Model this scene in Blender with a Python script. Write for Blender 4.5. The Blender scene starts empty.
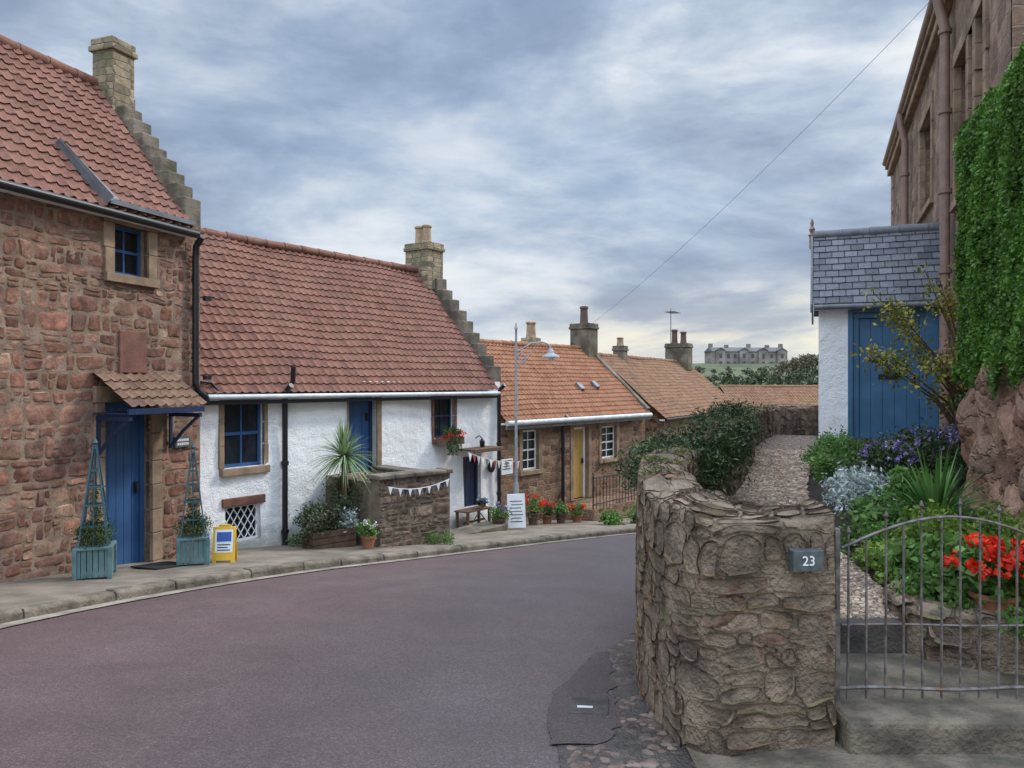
import bpy, math, random
import numpy as np
from mathutils import Vector, Matrix, noise
random.seed(7); rng=np.random.default_rng(7)
scene=bpy.context.scene; C=scene.collection
F=768.0; CZ=1.6
R=math.radians
# ------------------------------------------------------------ node helpers
def nd(nt,t,ins=None,**props):
    n=nt.nodes.new(t)
    for k,v in props.items(): setattr(n,k,v)
    for k,v in (ins or {}).items():
        s=n.inputs[k]
        if isinstance(v,bpy.types.NodeSocket): nt.links.new(v,s)
        else: s.default_value=v
    return n
def MA(nt,op,a,b=0.0,c=0.0):
    n=nt.nodes.new('ShaderNodeMath'); n.operation=op
    for i,v in enumerate((a,b,c)):
        if isinstance(v,bpy.types.NodeSocket): nt.links.new(v,n.inputs[i])
        else: n.inputs[i].default_value=v
    return n.outputs[0]
def c4(c): return (c[0],c[1],c[2],1.0)
def MX(nt,fac,a,b,mode='MIX'):
    n=nt.nodes.new('ShaderNodeMix'); n.data_type='RGBA'; n.blend_type=mode; n.clamp_factor=True
    for i,v in ((0,fac),(6,a),(7,b)):
        if isinstance(v,bpy.types.NodeSocket): nt.links.new(v,n.inputs[i])
        elif i==0: n.inputs[0].default_value=v
        else: n.inputs[i].default_value=c4(v)
    return n.outputs[2]
def RP(nt,fac,stops,interp='LINEAR'):
    n=nt.nodes.new('ShaderNodeValToRGB'); n.color_ramp.interpolation=interp
    e=n.color_ramp.elements
    while len(e)<len(stops): e.new(0.5)
    for i,(p,c) in enumerate(stops):
        e[i].position=p; e[i].color=c4(c) if hasattr(c,'__len__') else (c,c,c,1)
    nt.links.new(fac,n.inputs[0]); return n.outputs[0]
def SM(nt,v,a,b,o0=0.0,o1=1.0):
    n=nd(nt,'ShaderNodeMapRange',{'Value':v,'From Min':a,'From Max':b,'To Min':o0,'To Max':o1},interpolation_type='SMOOTHSTEP'); return n.outputs[0]
def newmat(name):
    m=bpy.data.materials.new(name); m.use_nodes=True; nt=m.node_tree; nt.nodes.clear()
    out=nd(nt,'ShaderNodeOutputMaterial'); b=nd(nt,'ShaderNodeBsdfPrincipled'); nt.links.new(b.outputs[0],out.inputs[0])
    return m,nt,b,out
def NZ(nt,vec,scale,detail=4,rough=.55,dist=0.0):
    n=nd(nt,'ShaderNodeTexNoise',{'Scale':scale,'Detail':detail,'Roughness':rough,'Distortion':dist})
    if vec is not None: nt.links.new(vec,n.inputs['Vector'])
    return n
def GREY(nt,k): return nd(nt,'ShaderNodeCombineColor',{0:k,1:k,2:k}).outputs[0]
def bumpit(nt,b,h,dist,strength=1.0):
    n=nd(nt,'ShaderNodeBump',{'Height':h,'Distance':dist,'Strength':strength}); nt.links.new(n.outputs[0],b.inputs['Normal'])
def simple(name,col,rough=.6,metal=0.0,var=.2,scale=6.0,bump=.0,spec=.4,stain=None,stain_amt=.5):
    m,nt,b,out=newmat(name); tc=nd(nt,'ShaderNodeTexCoord')
    n1=NZ(nt,tc.outputs['Object'],scale,5); n2=NZ(nt,tc.outputs['Object'],scale*7,3)
    f=SM(nt,n1.outputs[0],.3,.7,1-var,1+var); f2=MA(nt,'MULTIPLY_ADD',n2.outputs[0],var*.8,1-var*.4)
    colr=MX(nt,1.0,col,GREY(nt,MA(nt,'MULTIPLY',f,f2)),'MULTIPLY')
    if stain:
        n3=NZ(nt,tc.outputs['Object'],scale*.35,6,.65)
        colr=MX(nt,MA(nt,'MULTIPLY',SM(nt,n3.outputs[0],.5,.68),stain_amt),colr,stain)
    nt.links.new(colr,b.inputs['Base Color']); b.inputs['Roughness'].default_value=rough; b.inputs['Metallic'].default_value=metal
    b.inputs['Specular IOR Level'].default_value=spec
    if bump>0: bumpit(nt,b,n2.outputs[0],bump)
    return m
def leafmat(name,c1,c2,c3,trans=.25):
    m,nt,b,out=newmat(name); g=nd(nt,'ShaderNodeNewGeometry')
    col=RP(nt,g.outputs['Random Per Island'],[(0,c1),(.5,c2),(1,c3)])
    tc=nd(nt,'ShaderNodeTexCoord'); n=NZ(nt,tc.outputs['Object'],2.5,3)
    col=MX(nt,1.0,col,GREY(nt,SM(nt,n.outputs[0],.3,.7,.65,1.35)),'MULTIPLY')
    nt.links.new(col,b.inputs['Base Color']); b.inputs['Roughness'].default_value=.5; b.inputs['Specular IOR Level'].default_value=.3
    t=nd(nt,'ShaderNodeBsdfTranslucent',{'Color':col}); mx=nd(nt,'ShaderNodeMixShader',{0:trans})
    nt.links.new(b.outputs[0],mx.inputs[1]); nt.links.new(t.outputs[0],mx.inputs[2]); nt.links.new(mx.outputs[0],out.inputs[0])
    return m
def stonemat(name,cols,stain=None,stain_amt=.6,moss=0.0,ochre=0.0,bump=.012,sc=1.0,ssc=1.1,contrast=1.0,smear=None,sm_amt=.75):
    m,nt,b,out=newmat(name); tc=nd(nt,'ShaderNodeTexCoord'); o=tc.outputs['Object']; g=nd(nt,'ShaderNodeNewGeometry')
    rnd=g.outputs['Random Per Island']; n=len(cols)
    col=RP(nt,rnd,[(i/(n-1),c) for i,c in enumerate(cols)])
    r2=MA(nt,'FRACT',MA(nt,'MULTIPLY',rnd,37.7))
    f1=NZ(nt,o,26*sc,7,.68); f2=NZ(nt,o,7*sc,5,.6); big=NZ(nt,o,ssc,6,.65); f3=NZ(nt,o,90*sc,3,.6)
    k=MA(nt,'MULTIPLY',SM(nt,f2.outputs[0],.28,.72,1-.4*contrast,1+.4*contrast),MA(nt,'MULTIPLY_ADD',f1.outputs[0],1.5,.25))
    k=MA(nt,'MULTIPLY',k,MA(nt,'MULTIPLY_ADD',r2,.6,.7))
    col=MX(nt,1.0,col,GREY(nt,k),'MULTIPLY')
    if ochre: col=MX(nt,MA(nt,'MULTIPLY',SM(nt,NZ(nt,o,3.1,6,.68,.5).outputs[0],.54,.64),ochre),col,(.30,.185,.09))
    if smear: col=MX(nt,MA(nt,'MULTIPLY',SM(nt,NZ(nt,o,4.7,7,.72,.4).outputs[0],.54,.60),sm_amt),col,smear)
    if stain: col=MX(nt,MA(nt,'MULTIPLY',SM(nt,big.outputs[0],.48,.62),stain_amt),col,stain)
    if moss:
        nz=nd(nt,'ShaderNodeSeparateXYZ',{0:g.outputs['Normal']}).outputs[2]
        col=MX(nt,MA(nt,'MULTIPLY',MA(nt,'MULTIPLY',SM(nt,nz,.55,.95),SM(nt,f2.outputs[0],.46,.62)),moss),col,(.12,.125,.03))
    nt.links.new(col,b.inputs['Base Color']); b.inputs['Roughness'].default_value=.85; b.inputs['Specular IOR Level'].default_value=.25
    bumpit(nt,b,MA(nt,'ADD',MA(nt,'MULTIPLY',f1.outputs[0],1.0),MA(nt,'MULTIPLY',f3.outputs[0],.35)),bump)
    return m
def rubble(name,cols,mortar,su=.32,sv=.16,disp=.03,rnd=.85,warp=.25,mw=.07,moss=0.0,stain=None,mortar_show=1.0,seed=0.0,smear=0.0):
    m,nt,b,out=newmat(name); tc=nd(nt,'ShaderNodeTexCoord'); uv=tc.outputs['UV']
    w=NZ(nt,uv,3.0,3); wv=nd(nt,'ShaderNodeVectorMath',{0:w.outputs['Color'],1:(.5,.5,.5)},operation='SUBTRACT').outputs[0]
    mp=nd(nt,'ShaderNodeMapping',{'Vector':uv,'Scale':(1/su,1/sv,1),'Location':(seed,seed*1.7,0)}).outputs[0]
    wv=nd(nt,'ShaderNodeVectorMath',{0:wv,'Scale':warp*4},operation='SCALE').outputs[0]
    v=nd(nt,'ShaderNodeVectorMath',{0:mp,1:wv},operation='ADD').outputs[0]
    v1=nd(nt,'ShaderNodeTexVoronoi',{'Vector':v,'Scale':1.0,'Randomness':rnd},voronoi_dimensions='2D')
    v2=nd(nt,'ShaderNodeTexVoronoi',{'Vector':v,'Scale':1.0,'Randomness':rnd},voronoi_dimensions='2D',feature='DISTANCE_TO_EDGE')
    fine=NZ(nt,uv,22.0,6,.65); med=NZ(nt,uv,6.0,5,.6); big=NZ(nt,uv,.9,5,.6)
    d=MA(nt,'ADD',v2.outputs[0],MA(nt,'MULTIPLY',MA(nt,'SUBTRACT',fine.outputs[0],.5),.12))
    edge=SM(nt,d,mw*.25,mw*1.3)
    sc=nd(nt,'ShaderNodeSeparateColor',{0:v1.outputs['Color']})
    n=len(cols); col=RP(nt,sc.outputs[0],[(i/(n-1),c) for i,c in enumerate(cols)])
    k=MA(nt,'MULTIPLY',SM(nt,med.outputs[0],.25,.75,.68,1.35),MA(nt,'MULTIPLY_ADD',fine.outputs[0],.9,.55))
    k=MA(nt,'MULTIPLY',k,MA(nt,'MULTIPLY_ADD',sc.outputs[1],.5,.75))
    col=MX(nt,1.0,col,GREY(nt,k),'MULTIPLY')
    mc=MX(nt,1.0,mortar,GREY(nt,SM(nt,fine.outputs[0],.3,.7,.6,1.2)),'MULTIPLY')
    if smear>0:
        sm=MA(nt,'MULTIPLY',SM(nt,NZ(nt,uv,2.3,5,.7,.6).outputs[0],.55,.62),smear)
        col=MX(nt,sm,col,mc)
    col=MX(nt,MA(nt,'SUBTRACT',1.0,MA(nt,'MULTIPLY',MA(nt,'SUBTRACT',1.0,edge),mortar_show)),mc,col)
    if stain: col=MX(nt,MA(nt,'MULTIPLY',SM(nt,big.outputs[0],.48,.7),.75),col,stain)
    if moss>0:
        g=nd(nt,'ShaderNodeNewGeometry'); nz=nd(nt,'ShaderNodeSeparateXYZ',{0:g.outputs['True Normal']}).outputs[2]
        f=MA(nt,'MULTIPLY',SM(nt,nz,.2,.8),SM(nt,med.outputs[0],.42,.6)); f=MA(nt,'MULTIPLY',f,moss)
        col=MX(nt,f,col,(.10,.12,.02))
    nt.links.new(col,b.inputs['Base Color']); b.inputs['Roughness'].default_value=.85; b.inputs['Specular IOR Level'].default_value=.25
    h=MA(nt,'ADD',MA(nt,'MULTIPLY',edge,.45),MA(nt,'MULTIPLY',med.outputs[0],.6)); h=MA(nt,'ADD',h,MA(nt,'MULTIPLY',fine.outputs[0],.3))
    h=MA(nt,'ADD',h,MA(nt,'MULTIPLY',sc.outputs[2],.35))
    dn=nd(nt,'ShaderNodeDisplacement',{'Height':h,'Midlevel':.6,'Scale':disp}); nt.links.new(dn.outputs[0],out.inputs['Displacement'])
    m.displacement_method='BOTH'
    return m
def tilemat(name,cols,p,c,moss=(.08,.07,.03),mossamt=.35,slate=False):
    m,nt,b,out=newmat(name); tc=nd(nt,'ShaderNodeTexCoord'); uv=tc.outputs['UV']
    s=nd(nt,'ShaderNodeSeparateXYZ',{0:uv}); row=MA(nt,'FLOOR',MA(nt,'DIVIDE',s.outputs[1],c))
    uu=MA(nt,'DIVIDE',s.outputs[0],p)
    if slate: uu=MA(nt,'ADD',uu,MA(nt,'MULTIPLY',MA(nt,'MODULO',row,2.0),.5))
    colu=MA(nt,'FLOOR',uu)
    wn=nd(nt,'ShaderNodeTexWhiteNoise',{'Vector':nd(nt,'ShaderNodeCombineXYZ',{0:colu,1:row}).outputs[0]},noise_dimensions='2D')
    n=len(cols); col=RP(nt,wn.outputs[0],[(i/(n-1),q) for i,q in enumerate(cols)])
    fine=NZ(nt,uv,14,6,.7); big=NZ(nt,uv,.9,6,.65); vf=NZ(nt,uv,60,3,.6)
    k=MA(nt,'MULTIPLY',SM(nt,fine.outputs[0],.25,.75,.72,1.25),SM(nt,big.outputs[0],.3,.7,.8,1.15))
    k=MA(nt,'MULTIPLY',k,SM(nt,vf.outputs[0],.3,.7,.8,1.2))
    col=MX(nt,1.0,col,GREY(nt,k),'MULTIPLY')
    f=MA(nt,'MULTIPLY',SM(nt,MA(nt,'ADD',MA(nt,'MULTIPLY',big.outputs[0],.5),MA(nt,'MULTIPLY',fine.outputs[0],.5)),.48,.62),mossamt)
    col=MX(nt,f,col,moss)
    h=fine.outputs[0]
    if slate:
        fr=MA(nt,'FRACT',uu); gap=MA(nt,'MULTIPLY',SM(nt,fr,0.0,.06),SM(nt,fr,1.0,.94))
        col=MX(nt,gap,(.015,.015,.018),col); h=MA(nt,'ADD',MA(nt,'MULTIPLY',fine.outputs[0],.4),gap)
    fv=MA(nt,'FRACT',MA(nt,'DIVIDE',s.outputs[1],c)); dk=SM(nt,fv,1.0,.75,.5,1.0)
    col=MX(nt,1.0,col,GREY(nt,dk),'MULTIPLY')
    nt.links.new(col,b.inputs['Base Color']); b.inputs['Roughness'].default_value=.75 if not slate else .4; b.inputs['Specular IOR Level'].default_value=.22
    bumpit(nt,b,h,.006,.8)
    return m
# ------------------------------------------------------------ mesh builder
ZO={}
class MB:
    def __init__(s): s.v=[]; s.f=[]; s.uv={}; s.smooth=set(); s.mi={}
    def box(s,x0,x1,y0,y1,z0,z1,M=None):
        k=len(s.v)
        P=[(x,y,z) for z in (z0,z1) for y in (y0,y1) for x in (x0,x1)]
        if M is not None: P=[tuple(M@Vector(p)) for p in P]
        s.v+=P
        for q in ((0,2,3,1),(4,5,7,6),(0,1,5,4),(2,6,7,3),(0,4,6,2),(1,3,7,5)): s.f.append(tuple(k+i for i in q))
        return s
    def poly(s,P,uv=None):
        k=len(s.v); s.v+=[tuple(p) for p in P]; s.f.append(tuple(range(k,k+len(P))))
        if uv:
            for i,u in enumerate(uv): s.uv[k+i]=u
        return s
    def grid(s,P,UV=None,flip=False,smooth=True,mi=0):
        k=len(s.v); n=len(P); m=len(P[0])
        for i in range(n):
            for j in range(m):
                s.v.append(tuple(P[i][j]))
                if UV: s.uv[k+i*m+j]=UV[i][j]
        for i in range(n-1):
            for j in range(m-1):
                a=k+i*m+j; q=(a,a+1,a+m+1,a+m)
                if flip: q=q[::-1]
                s.f.append(q)
                if smooth: s.smooth.add(len(s.f)-1)
                if mi: s.mi[len(s.f)-1]=mi
        return s
    def tube(s,pts,r,seg=8,cap=True):
        pts=[Vector(p) for p in pts]; n=len(pts); rs=r if hasattr(r,'__len__') else [r]*n
        k=len(s.v); up=Vector((0,0,1)); prev=None
        for i,p in enumerate(pts):
            t=(pts[min(i+1,n-1)]-pts[max(i-1,0)]).normalized()
            if prev is None:
                a=t.cross(up)
                if a.length<.05: a=t.cross(Vector((0,1,0)))
                a.normalize()
            else:
                a=prev-t*prev.dot(t)
                a.normalize()
            prev=a; b=t.cross(a)
            for j in range(seg):
                an=2*math.pi*j/seg; s.v.append(tuple(p+(a*math.cos(an)+b*math.sin(an))*rs[i]))
        for i in range(n-1):
            for j in range(seg):
                j2=(j+1)%seg; s.f.append((k+i*seg+j,k+i*seg+j2,k+(i+1)*seg+j2,k+(i+1)*seg+j)); s.smooth.add(len(s.f)-1)
        if cap:
            s.f.append(tuple(k+j for j in range(seg))[::-1]); s.f.append(tuple(k+(n-1)*seg+j for j in range(seg)))
        return s
    def lathe(s,prof,c=(0,0,0),seg=16):
        k=len(s.v)
        for (r,z) in prof:
            for j in range(seg):
                an=2*math.pi*(j+.5)/seg; s.v.append((c[0]+r*math.cos(an),c[1]+r*math.sin(an),c[2]+z))
        for i in range(len(prof)-1):
            for j in range(seg):
                j2=(j+1)%seg; s.f.append((k+i*seg+j,k+i*seg+j2,k+(i+1)*seg+j2,k+(i+1)*seg+j))
                if seg>6: s.smooth.add(len(s.f)-1)
        s.f.append(tuple(k+j for j in range(seg))[::-1]); s.f.append(tuple(k+(len(prof)-1)*seg+j for j in range(seg)))
        return s
    def leaves(s,cen,size,asp=.5,bias=None,bw=0.0,jit=.4):
        cen=np.asarray(cen,float); n=len(cen)
        if n==0: return s
        a=rng.normal(size=(n,3)); 
        if bias is not None: a=a+np.array(bias)*bw
        a/=np.linalg.norm(a,axis=1)[:,None]
        b=np.cross(a,rng.normal(size=(n,3))); b/=np.linalg.norm(b,axis=1)[:,None]
        sz=(size*(1+jit*(rng.random(n)*2-1)))[:,None]
        P=np.stack([cen-a*sz*.5,cen+b*sz*asp*.5+a*sz*.05,cen+a*sz*.5,cen-b*sz*asp*.5+a*sz*.05],1).reshape(-1,3)
        k=len(s.v); s.v+=P.tolist()
        s.f+=(np.arange(4*n).reshape(n,4)+k).tolist()
        return s
    def build(s,name,mat,parent=None,bevel=0.0,uv=True,sharp=40):
        zo=0.0
        if parent is not None:
            r=parent
            while r.parent: r=r.parent
            zo=ZO.get(r.name,0.0)
        V=s.v if not zo else [(p[0],p[1],p[2]-zo) for p in s.v]
        me=bpy.data.meshes.new(name); me.from_pydata(V,[],s.f); me.update()
        if uv:
            ul=me.uv_layers.new(name='UVMap'); dat=np.zeros(len(me.loops)*2)
            for p in me.polygons:
                nx,ny,nz=map(abs,p.normal)
                for li in p.loop_indices:
                    vi=me.loops[li].vertex_index
                    if vi in s.uv: u=s.uv[vi]
                    else:
                        x,y,z=s.v[vi]
                        u=(x,y) if nz>=nx and nz>=ny else ((y,z) if nx>ny else (x,z))
                    dat[2*li]=u[0]; dat[2*li+1]=u[1]
            ul.data.foreach_set('uv',dat)
        if s.smooth:
            sm=np.zeros(len(me.polygons),dtype=bool); sm[list(s.smooth)]=True
            me.polygons.foreach_set('use_smooth',sm)
            me.set_sharp_from_angle(angle=R(sharp))
        for mm in (mat if isinstance(mat,(list,tuple)) else [mat]): me.materials.append(mm)
        if s.mi:
            a=np.zeros(len(me.polygons),dtype=np.int32)
            for f_,i_ in s.mi.items(): a[f_]=i_
            me.polygons.foreach_set('material_index',a)
        o=bpy.data.objects.new(name,me); C.objects.link(o)
        if parent is not None: o.parent=parent
        if bevel>0:
            bm=o.modifiers.new('bevel','BEVEL'); bm.width=bevel; bm.segments=2; bm.limit_method='ANGLE'
        return o
def tag(o,label=None,cat=None,group=None,kind=None):
    if label: o['label']=label
    if cat: o['category']=cat
    if group: o['group']=group
    if kind: o['kind']=kind
    return o
def empty(name,loc,rot=0,label=None,cat=None,group=None,absz=False):
    o=bpy.data.objects.new(name,None); C.objects.link(o); o.location=loc; o.rotation_euler=(0,0,rot); o.empty_display_size=.2
    if absz: ZO[o.name]=loc[2]
    return tag(o,label,cat,group)
class Fr:
    def __init__(s,ox,oy,dx,dy):
        l=math.hypot(dx,dy); s.d=(dx/l,dy/l); s.o=(ox,oy); s.th=math.atan2(dy,dx); s.n=(-s.d[1],s.d[0])
    def loc(s,px,py,y=0.0):
        r=((px-512)/F,1.0,(384-py)/F); t=(y+s.o[0]*s.n[0]+s.o[1]*s.n[1])/(r[0]*s.n[0]+r[1]*s.n[1])
        X,Y=r[0]*t,t; return ((X-s.o[0])*s.d[0]+(Y-s.o[1])*s.d[1], CZ+r[2]*t)
    def rect(s,a,b,c,d,y=0.0):
        mx=(a+c)/2; my=(b+d)/2
        x0=s.loc(a,my,y)[0]; x1=s.loc(c,my,y)[0]; zt=s.loc(mx,b,y)[1]; zb=s.loc(mx,d,y)[1]
        return min(x0,x1),max(x0,x1),zb,zt
    def roof(s,px,py,y0,z0,k):
        r=((px-512)/F,1.0,(384-py)/F)
        ry=r[0]*s.n[0]+r[1]*s.n[1]; oy=-(s.o[0]*s.n[0]+s.o[1]*s.n[1])
        t=(z0+k*(oy-y0)-CZ)/(r[2]-k*ry); X,Y=r[0]*t,t
        return ((X-s.o[0])*s.d[0]+(Y-s.o[1])*s.d[1], oy+ry*t, CZ+r[2]*t)
    def w(s,x,y,z=0): return (s.o[0]+s.d[0]*x+s.n[0]*y, s.o[1]+s.d[1]*x+s.n[1]*y, z)
def rz(Y): return 0.0 if Y<3.3 else -.12*(Y-3.3)
def pz(Y): return rz(Y)+.1
def catmull(pts,n):
    P=[np.array(p,float) for p in pts]; P=[2*P[0]-P[1]]+P+[2*P[-1]-P[-2]]; out=[]
    m=len(P)-3
    for i in range(n):
        t=i/(n-1)*m; k=min(int(t),m-1); u=t-k; a,b,c,d=P[k:k+4]
        out.append(.5*((2*b)+(-a+c)*u+(2*a-5*b+4*c-d)*u*u+(-a+3*b-3*c+d)*u**3))
    return out
# ---- masonry made of single stones bedded in mortar
def stone_rects(u0,u1,v0,v1,wr,hr,ops=(),snk=.3):
    br=sorted({v for o in ops for v in (o[2],o[3]) if v0<v<v1}|{v1}); out=[]; v=v0
    for b in br:
        while v<b-.001:
            h=random.uniform(*hr)
            if b-(v+h)<hr[0]*.8: h=b-v
            if h>hr[1]*1.5: h=h/2
            iv=[(u0,u1)]
            for o in ops:
                if o[2]<v+h/2<o[3]:
                    iv=[q for (a,c) in iv for q in (((a,min(c,o[0])),(max(a,o[1]),c))) if q[1]-q[0]>.03]
            for (a,c) in iv:
                x=a-(random.uniform(0,wr[0]) if a==u0 else 0)
                while x<c-.001:
                    w=random.choice((random.uniform(*wr),random.uniform(wr[0],(wr[0]+wr[1])/2)))
                    if c-(x+w)<wr[0]*.8: w=c-x
                    if random.random()<snk and h>hr[0]*1.1:
                        t=random.uniform(.35,.65)
                        if random.random()<.5 and w>wr[0]*1.6: 
                            q=random.uniform(.4,.6); out.append((x,x+w*q,v,v+h)); out.append((x+w*q,x+w,v,v+h*t)); out.append((x+w*q,x+w,v+h*t,v+h))
                        else: out.append((x,x+w,v,v+h*t)); out.append((x,x+w,v+h*t,v+h))
                    else: out.append((x,x+w,v,v+h))
                    x+=w
            v+=h
    return out
def add_stones(mb,rects,mapf,h=.02,gap=.012,rough=.008,gx=6,gy=5,warp=.03,wf=3.0,flip=False,mi=1,seed=0.0,sink=.012,pw=5,keep=None,lowrough=0.0,chip=.22):
    S=np.sin(np.linspace(-1,1,gx)*math.pi/2)*.45+np.linspace(-1,1,gx)*.55; T=np.sin(np.linspace(-1,1,gy)*math.pi/2)*.45+np.linspace(-1,1,gy)*.55; N=noise.noise
    for (a,b,c,d) in rects:
        if keep and not keep((a+b)/2,c,d): continue
        g=gap*random.uniform(.6,1.5); hu=(b-a)/2-g/2; hv=(d-c)/2-g/2
        if hu<.012 or hv<.01: continue
        cu,cv=(a+b)/2,(c+d)/2; hh=h*random.uniform(.35,1.3); tx,ty=random.uniform(-.35,.35),random.uniform(-.35,.35)
        cj=[(random.uniform(.0,chip),random.uniform(0,chip)) for _ in range(4)]
        U=[];V=[];H=[]
        for t in T:
            for s in S:
                q=cj[(1 if s>0 else 0)+(2 if t>0 else 0)]
                k=s*s*t*t*abs(s*t); u=cu+hu*s*(1-q[0]*k); v=cv+hv*t*(1-q[1]*k)
                w1=N(Vector((u*wf,v*wf,seed)))+.5*N(Vector((u*wf*3,v*wf*3,seed+9))); w2=N(Vector((u*wf,v*wf,seed+5)))+.5*N(Vector((u*wf*3,v*wf*3,seed+3)))
                m=(1-abs(s)**pw)*(1-abs(t)**pw)
                hgt=m*(hh*(1+tx*s+ty*t)+rough*1.6*N(Vector((u*16,v*16,seed+2)))+rough*N(Vector((u*40,v*40,seed))))-(1-m)*sink
                if lowrough: hgt+=lowrough*N(Vector((u*6,v*6,seed+7)))
                U.append(u+w1*warp); V.append(v+w2*warp*.8); H.append(hgt)
        P=mapf(np.array(U),np.array(V),np.array(H)).reshape(gy,gx,3)
        mb.grid(P.tolist(),[[(U[j*gx+i],V[j*gx+i]) for i in range(gx)] for j in range(gy)],flip=flip,mi=mi)
def flatmap(y=0.0): return lambda U,V,H: np.stack([U,y-H,V],-1)
def wall_grid(mb,x0,x1,z0,z1,ops=(),step=.05,y=0.0,depth=.3,wob=0.0):
    xs=set(np.linspace(x0,x1,max(2,int((x1-x0)/step)+1)).round(4)); zs=set(np.linspace(z0,z1,max(2,int((z1-z0)/step)+1)).round(4))
    def clean(S,vals):
        S=sorted(S)
        S=[q for q in S if all(abs(q-v)>step*.35 for v in vals)]+list(vals); return sorted(S)
    ex=[v for o in ops for v in (o[0],o[1])]; ez=[v for o in ops for v in (o[2],o[3])]
    xs=clean(xs,sorted(set(ex)|{x0,x1})); zs=clean(zs,sorted(set(ez)|{z0,z1}))
    idx={}
    def vi(i,j):
        if (i,j) not in idx:
            yy=y+(wob*(noise.noise(Vector((xs[i]*.9,zs[j]*.9,3.3)))) if wob else 0)
            idx[(i,j)]=len(mb.v); mb.v.append((xs[i],yy,zs[j])); mb.uv[idx[(i,j)]]=(xs[i],zs[j])
        return idx[(i,j)]
    for i in range(len(xs)-1):
        cx=(xs[i]+xs[i+1])/2
        for j in range(len(zs)-1):
            cz=(zs[j]+zs[j+1])/2
            if any(o[0]<cx<o[1] and o[2]<cz<o[3] for o in ops): continue
            mb.f.append((vi(i,j),vi(i+1,j),vi(i+1,j+1),vi(i,j+1))); 
            mb.smooth.add(len(mb.f)-1)
    for (a,b,c,d) in ops:
        Y0=y-.0; Y1=y+depth
        mb.poly([(a,Y0,c),(a,Y0,d),(a,Y1,d),(a,Y1,c)]); mb.poly([(b,Y0,c),(b,Y1,c),(b,Y1,d),(b,Y0,d)])
        mb.poly([(a,Y0,c),(a,Y1,c),(b,Y1,c),(b,Y0,c)]); mb.poly([(a,Y0,d),(b,Y0,d),(b,Y1,d),(a,Y1,d)])
        mb.poly([(a,Y1,c),(a,Y1,d),(b,Y1,d),(b,Y1,c)][::-1])
def pantiles(mb,x0,x1,y0,z0,y1,z1,p=.22,c=.3,amp=.028,stp=.03,seg=6,sag=.02):
    L=math.hypot(y1-y0,z1-z0); ty,tz=(y1-y0)/L,(z1-z0)/L; ny,nz=-tz,ty
    flip=False
    if nz<0: ny,nz=-ny,-nz; flip=True
    nc=max(1,round((x1-x0)/p)); nr=max(1,round(L/c)); cc=L/nr
    rows=[];uvs=[]
    for r in range(nr):
        jt=[random.uniform(-.004,.004) for _ in range(nc+1)]
        for e in (0,1):
            v=(r+e)*cc; off=stp*(1-e); row=[];uv=[]; sg=sag*min(1,v/.7)
            for i in range(nc*seg+1):
                sfr=i/seg; ti=min(int(sfr),nc-1); u=x0+(x1-x0)*i/(nc*seg)
                a=2*math.pi*(sfr%1); h=amp*(math.cos(a)+.3*math.cos(2*a))+off+jt[ti]*(1-e)
                h+=sg*noise.noise(Vector((u*.7,v*.8,1.7)))*2
                vv=v-(jt[ti]*2 if e==0 else 0)
                row.append((u,y0+ty*vv+ny*h,z0+tz*vv+nz*h)); uv.append((sfr*p+.001,(r+e)*c+(.001 if e==0 else -.001)))
            rows.append(row);uvs.append(uv)
    mb.grid(rows,uvs,flip=flip)
    return mb
def foliage(mb,blobs,n,size,asp=.5,clump=.0,cl_n=0,bias=None,bw=0,shell=.35):
    blobs=np.array(blobs,float); vol=blobs[:,3]*blobs[:,4]*blobs[:,5]; pr=(vol**.67); pr/=pr.sum()
    def samp(k,sh):
        ids=rng.choice(len(blobs),k,p=pr); d=rng.normal(size=(k,3)); d/=np.linalg.norm(d,axis=1)[:,None]
        rr=rng.random(k)**sh; return blobs[ids,:3]+d*rr[:,None]*blobs[ids,3:6]
    if cl_n:
        cs=samp(cl_n,shell); pts=cs[rng.integers(0,cl_n,n)]+rng.normal(size=(n,3))*clump
    else: pts=samp(n,shell)
    mb.leaves(pts,size,asp,bias,bw); return mb
# ------------------------------------------------------------ materials
TP,TC=.15,.175
m_stA=stonemat('reddish sandstone rubble',[(.12,.056,.042),(.20,.092,.062),(.26,.14,.095),(.16,.080,.058),(.31,.20,.14),(.22,.10,.068),(.18,.105,.078)],stain=(.12,.075,.058),stain_amt=.4,bump=.014)
m_moA=simple('brown lime mortar',(.21,.148,.108),.95,var=.35,scale=5,bump=.012,stain=(.13,.09,.068))
m_stW=stonemat('weathered wall stone',[(.115,.075,.054),(.20,.13,.092),(.27,.20,.142),(.14,.10,.075),(.23,.13,.088),(.18,.135,.105),(.15,.082,.06)],stain=(.055,.042,.032),stain_amt=.6,moss=.8,ochre=.5,bump=.028,ssc=2.6,contrast=1.2,smear=(.25,.19,.135),sm_amt=.6)
m_moW=simple('old buff mortar',(.20,.15,.105),.95,var=.45,scale=6,bump=.03,stain=(.085,.065,.048),stain_amt=.8)
m_stK=stonemat('brown courtyard stone',[(.095,.066,.046),(.145,.10,.072),(.20,.145,.105),(.12,.088,.064)],stain=(.075,.065,.038),stain_amt=.5,moss=.5,bump=.012)
m_moK=simple('dull mortar',(.17,.135,.10),.95,var=.3,scale=6,bump=.01)
m_rubC=rubble('brown rubble sandstone',[(.11,.06,.04),(.19,.105,.065),(.26,.165,.105),(.15,.09,.06)],(.24,.18,.13),.30,.14,.02,.6,.12,.08,seed=9)
m_rubG=rubble('squared sandstone',[(.13,.082,.058),(.20,.125,.085),(.27,.185,.13),(.16,.105,.075)],(.27,.21,.16),.38,.20,.015,.35,.08,.05,seed=5,stain=(.13,.095,.07))
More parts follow.
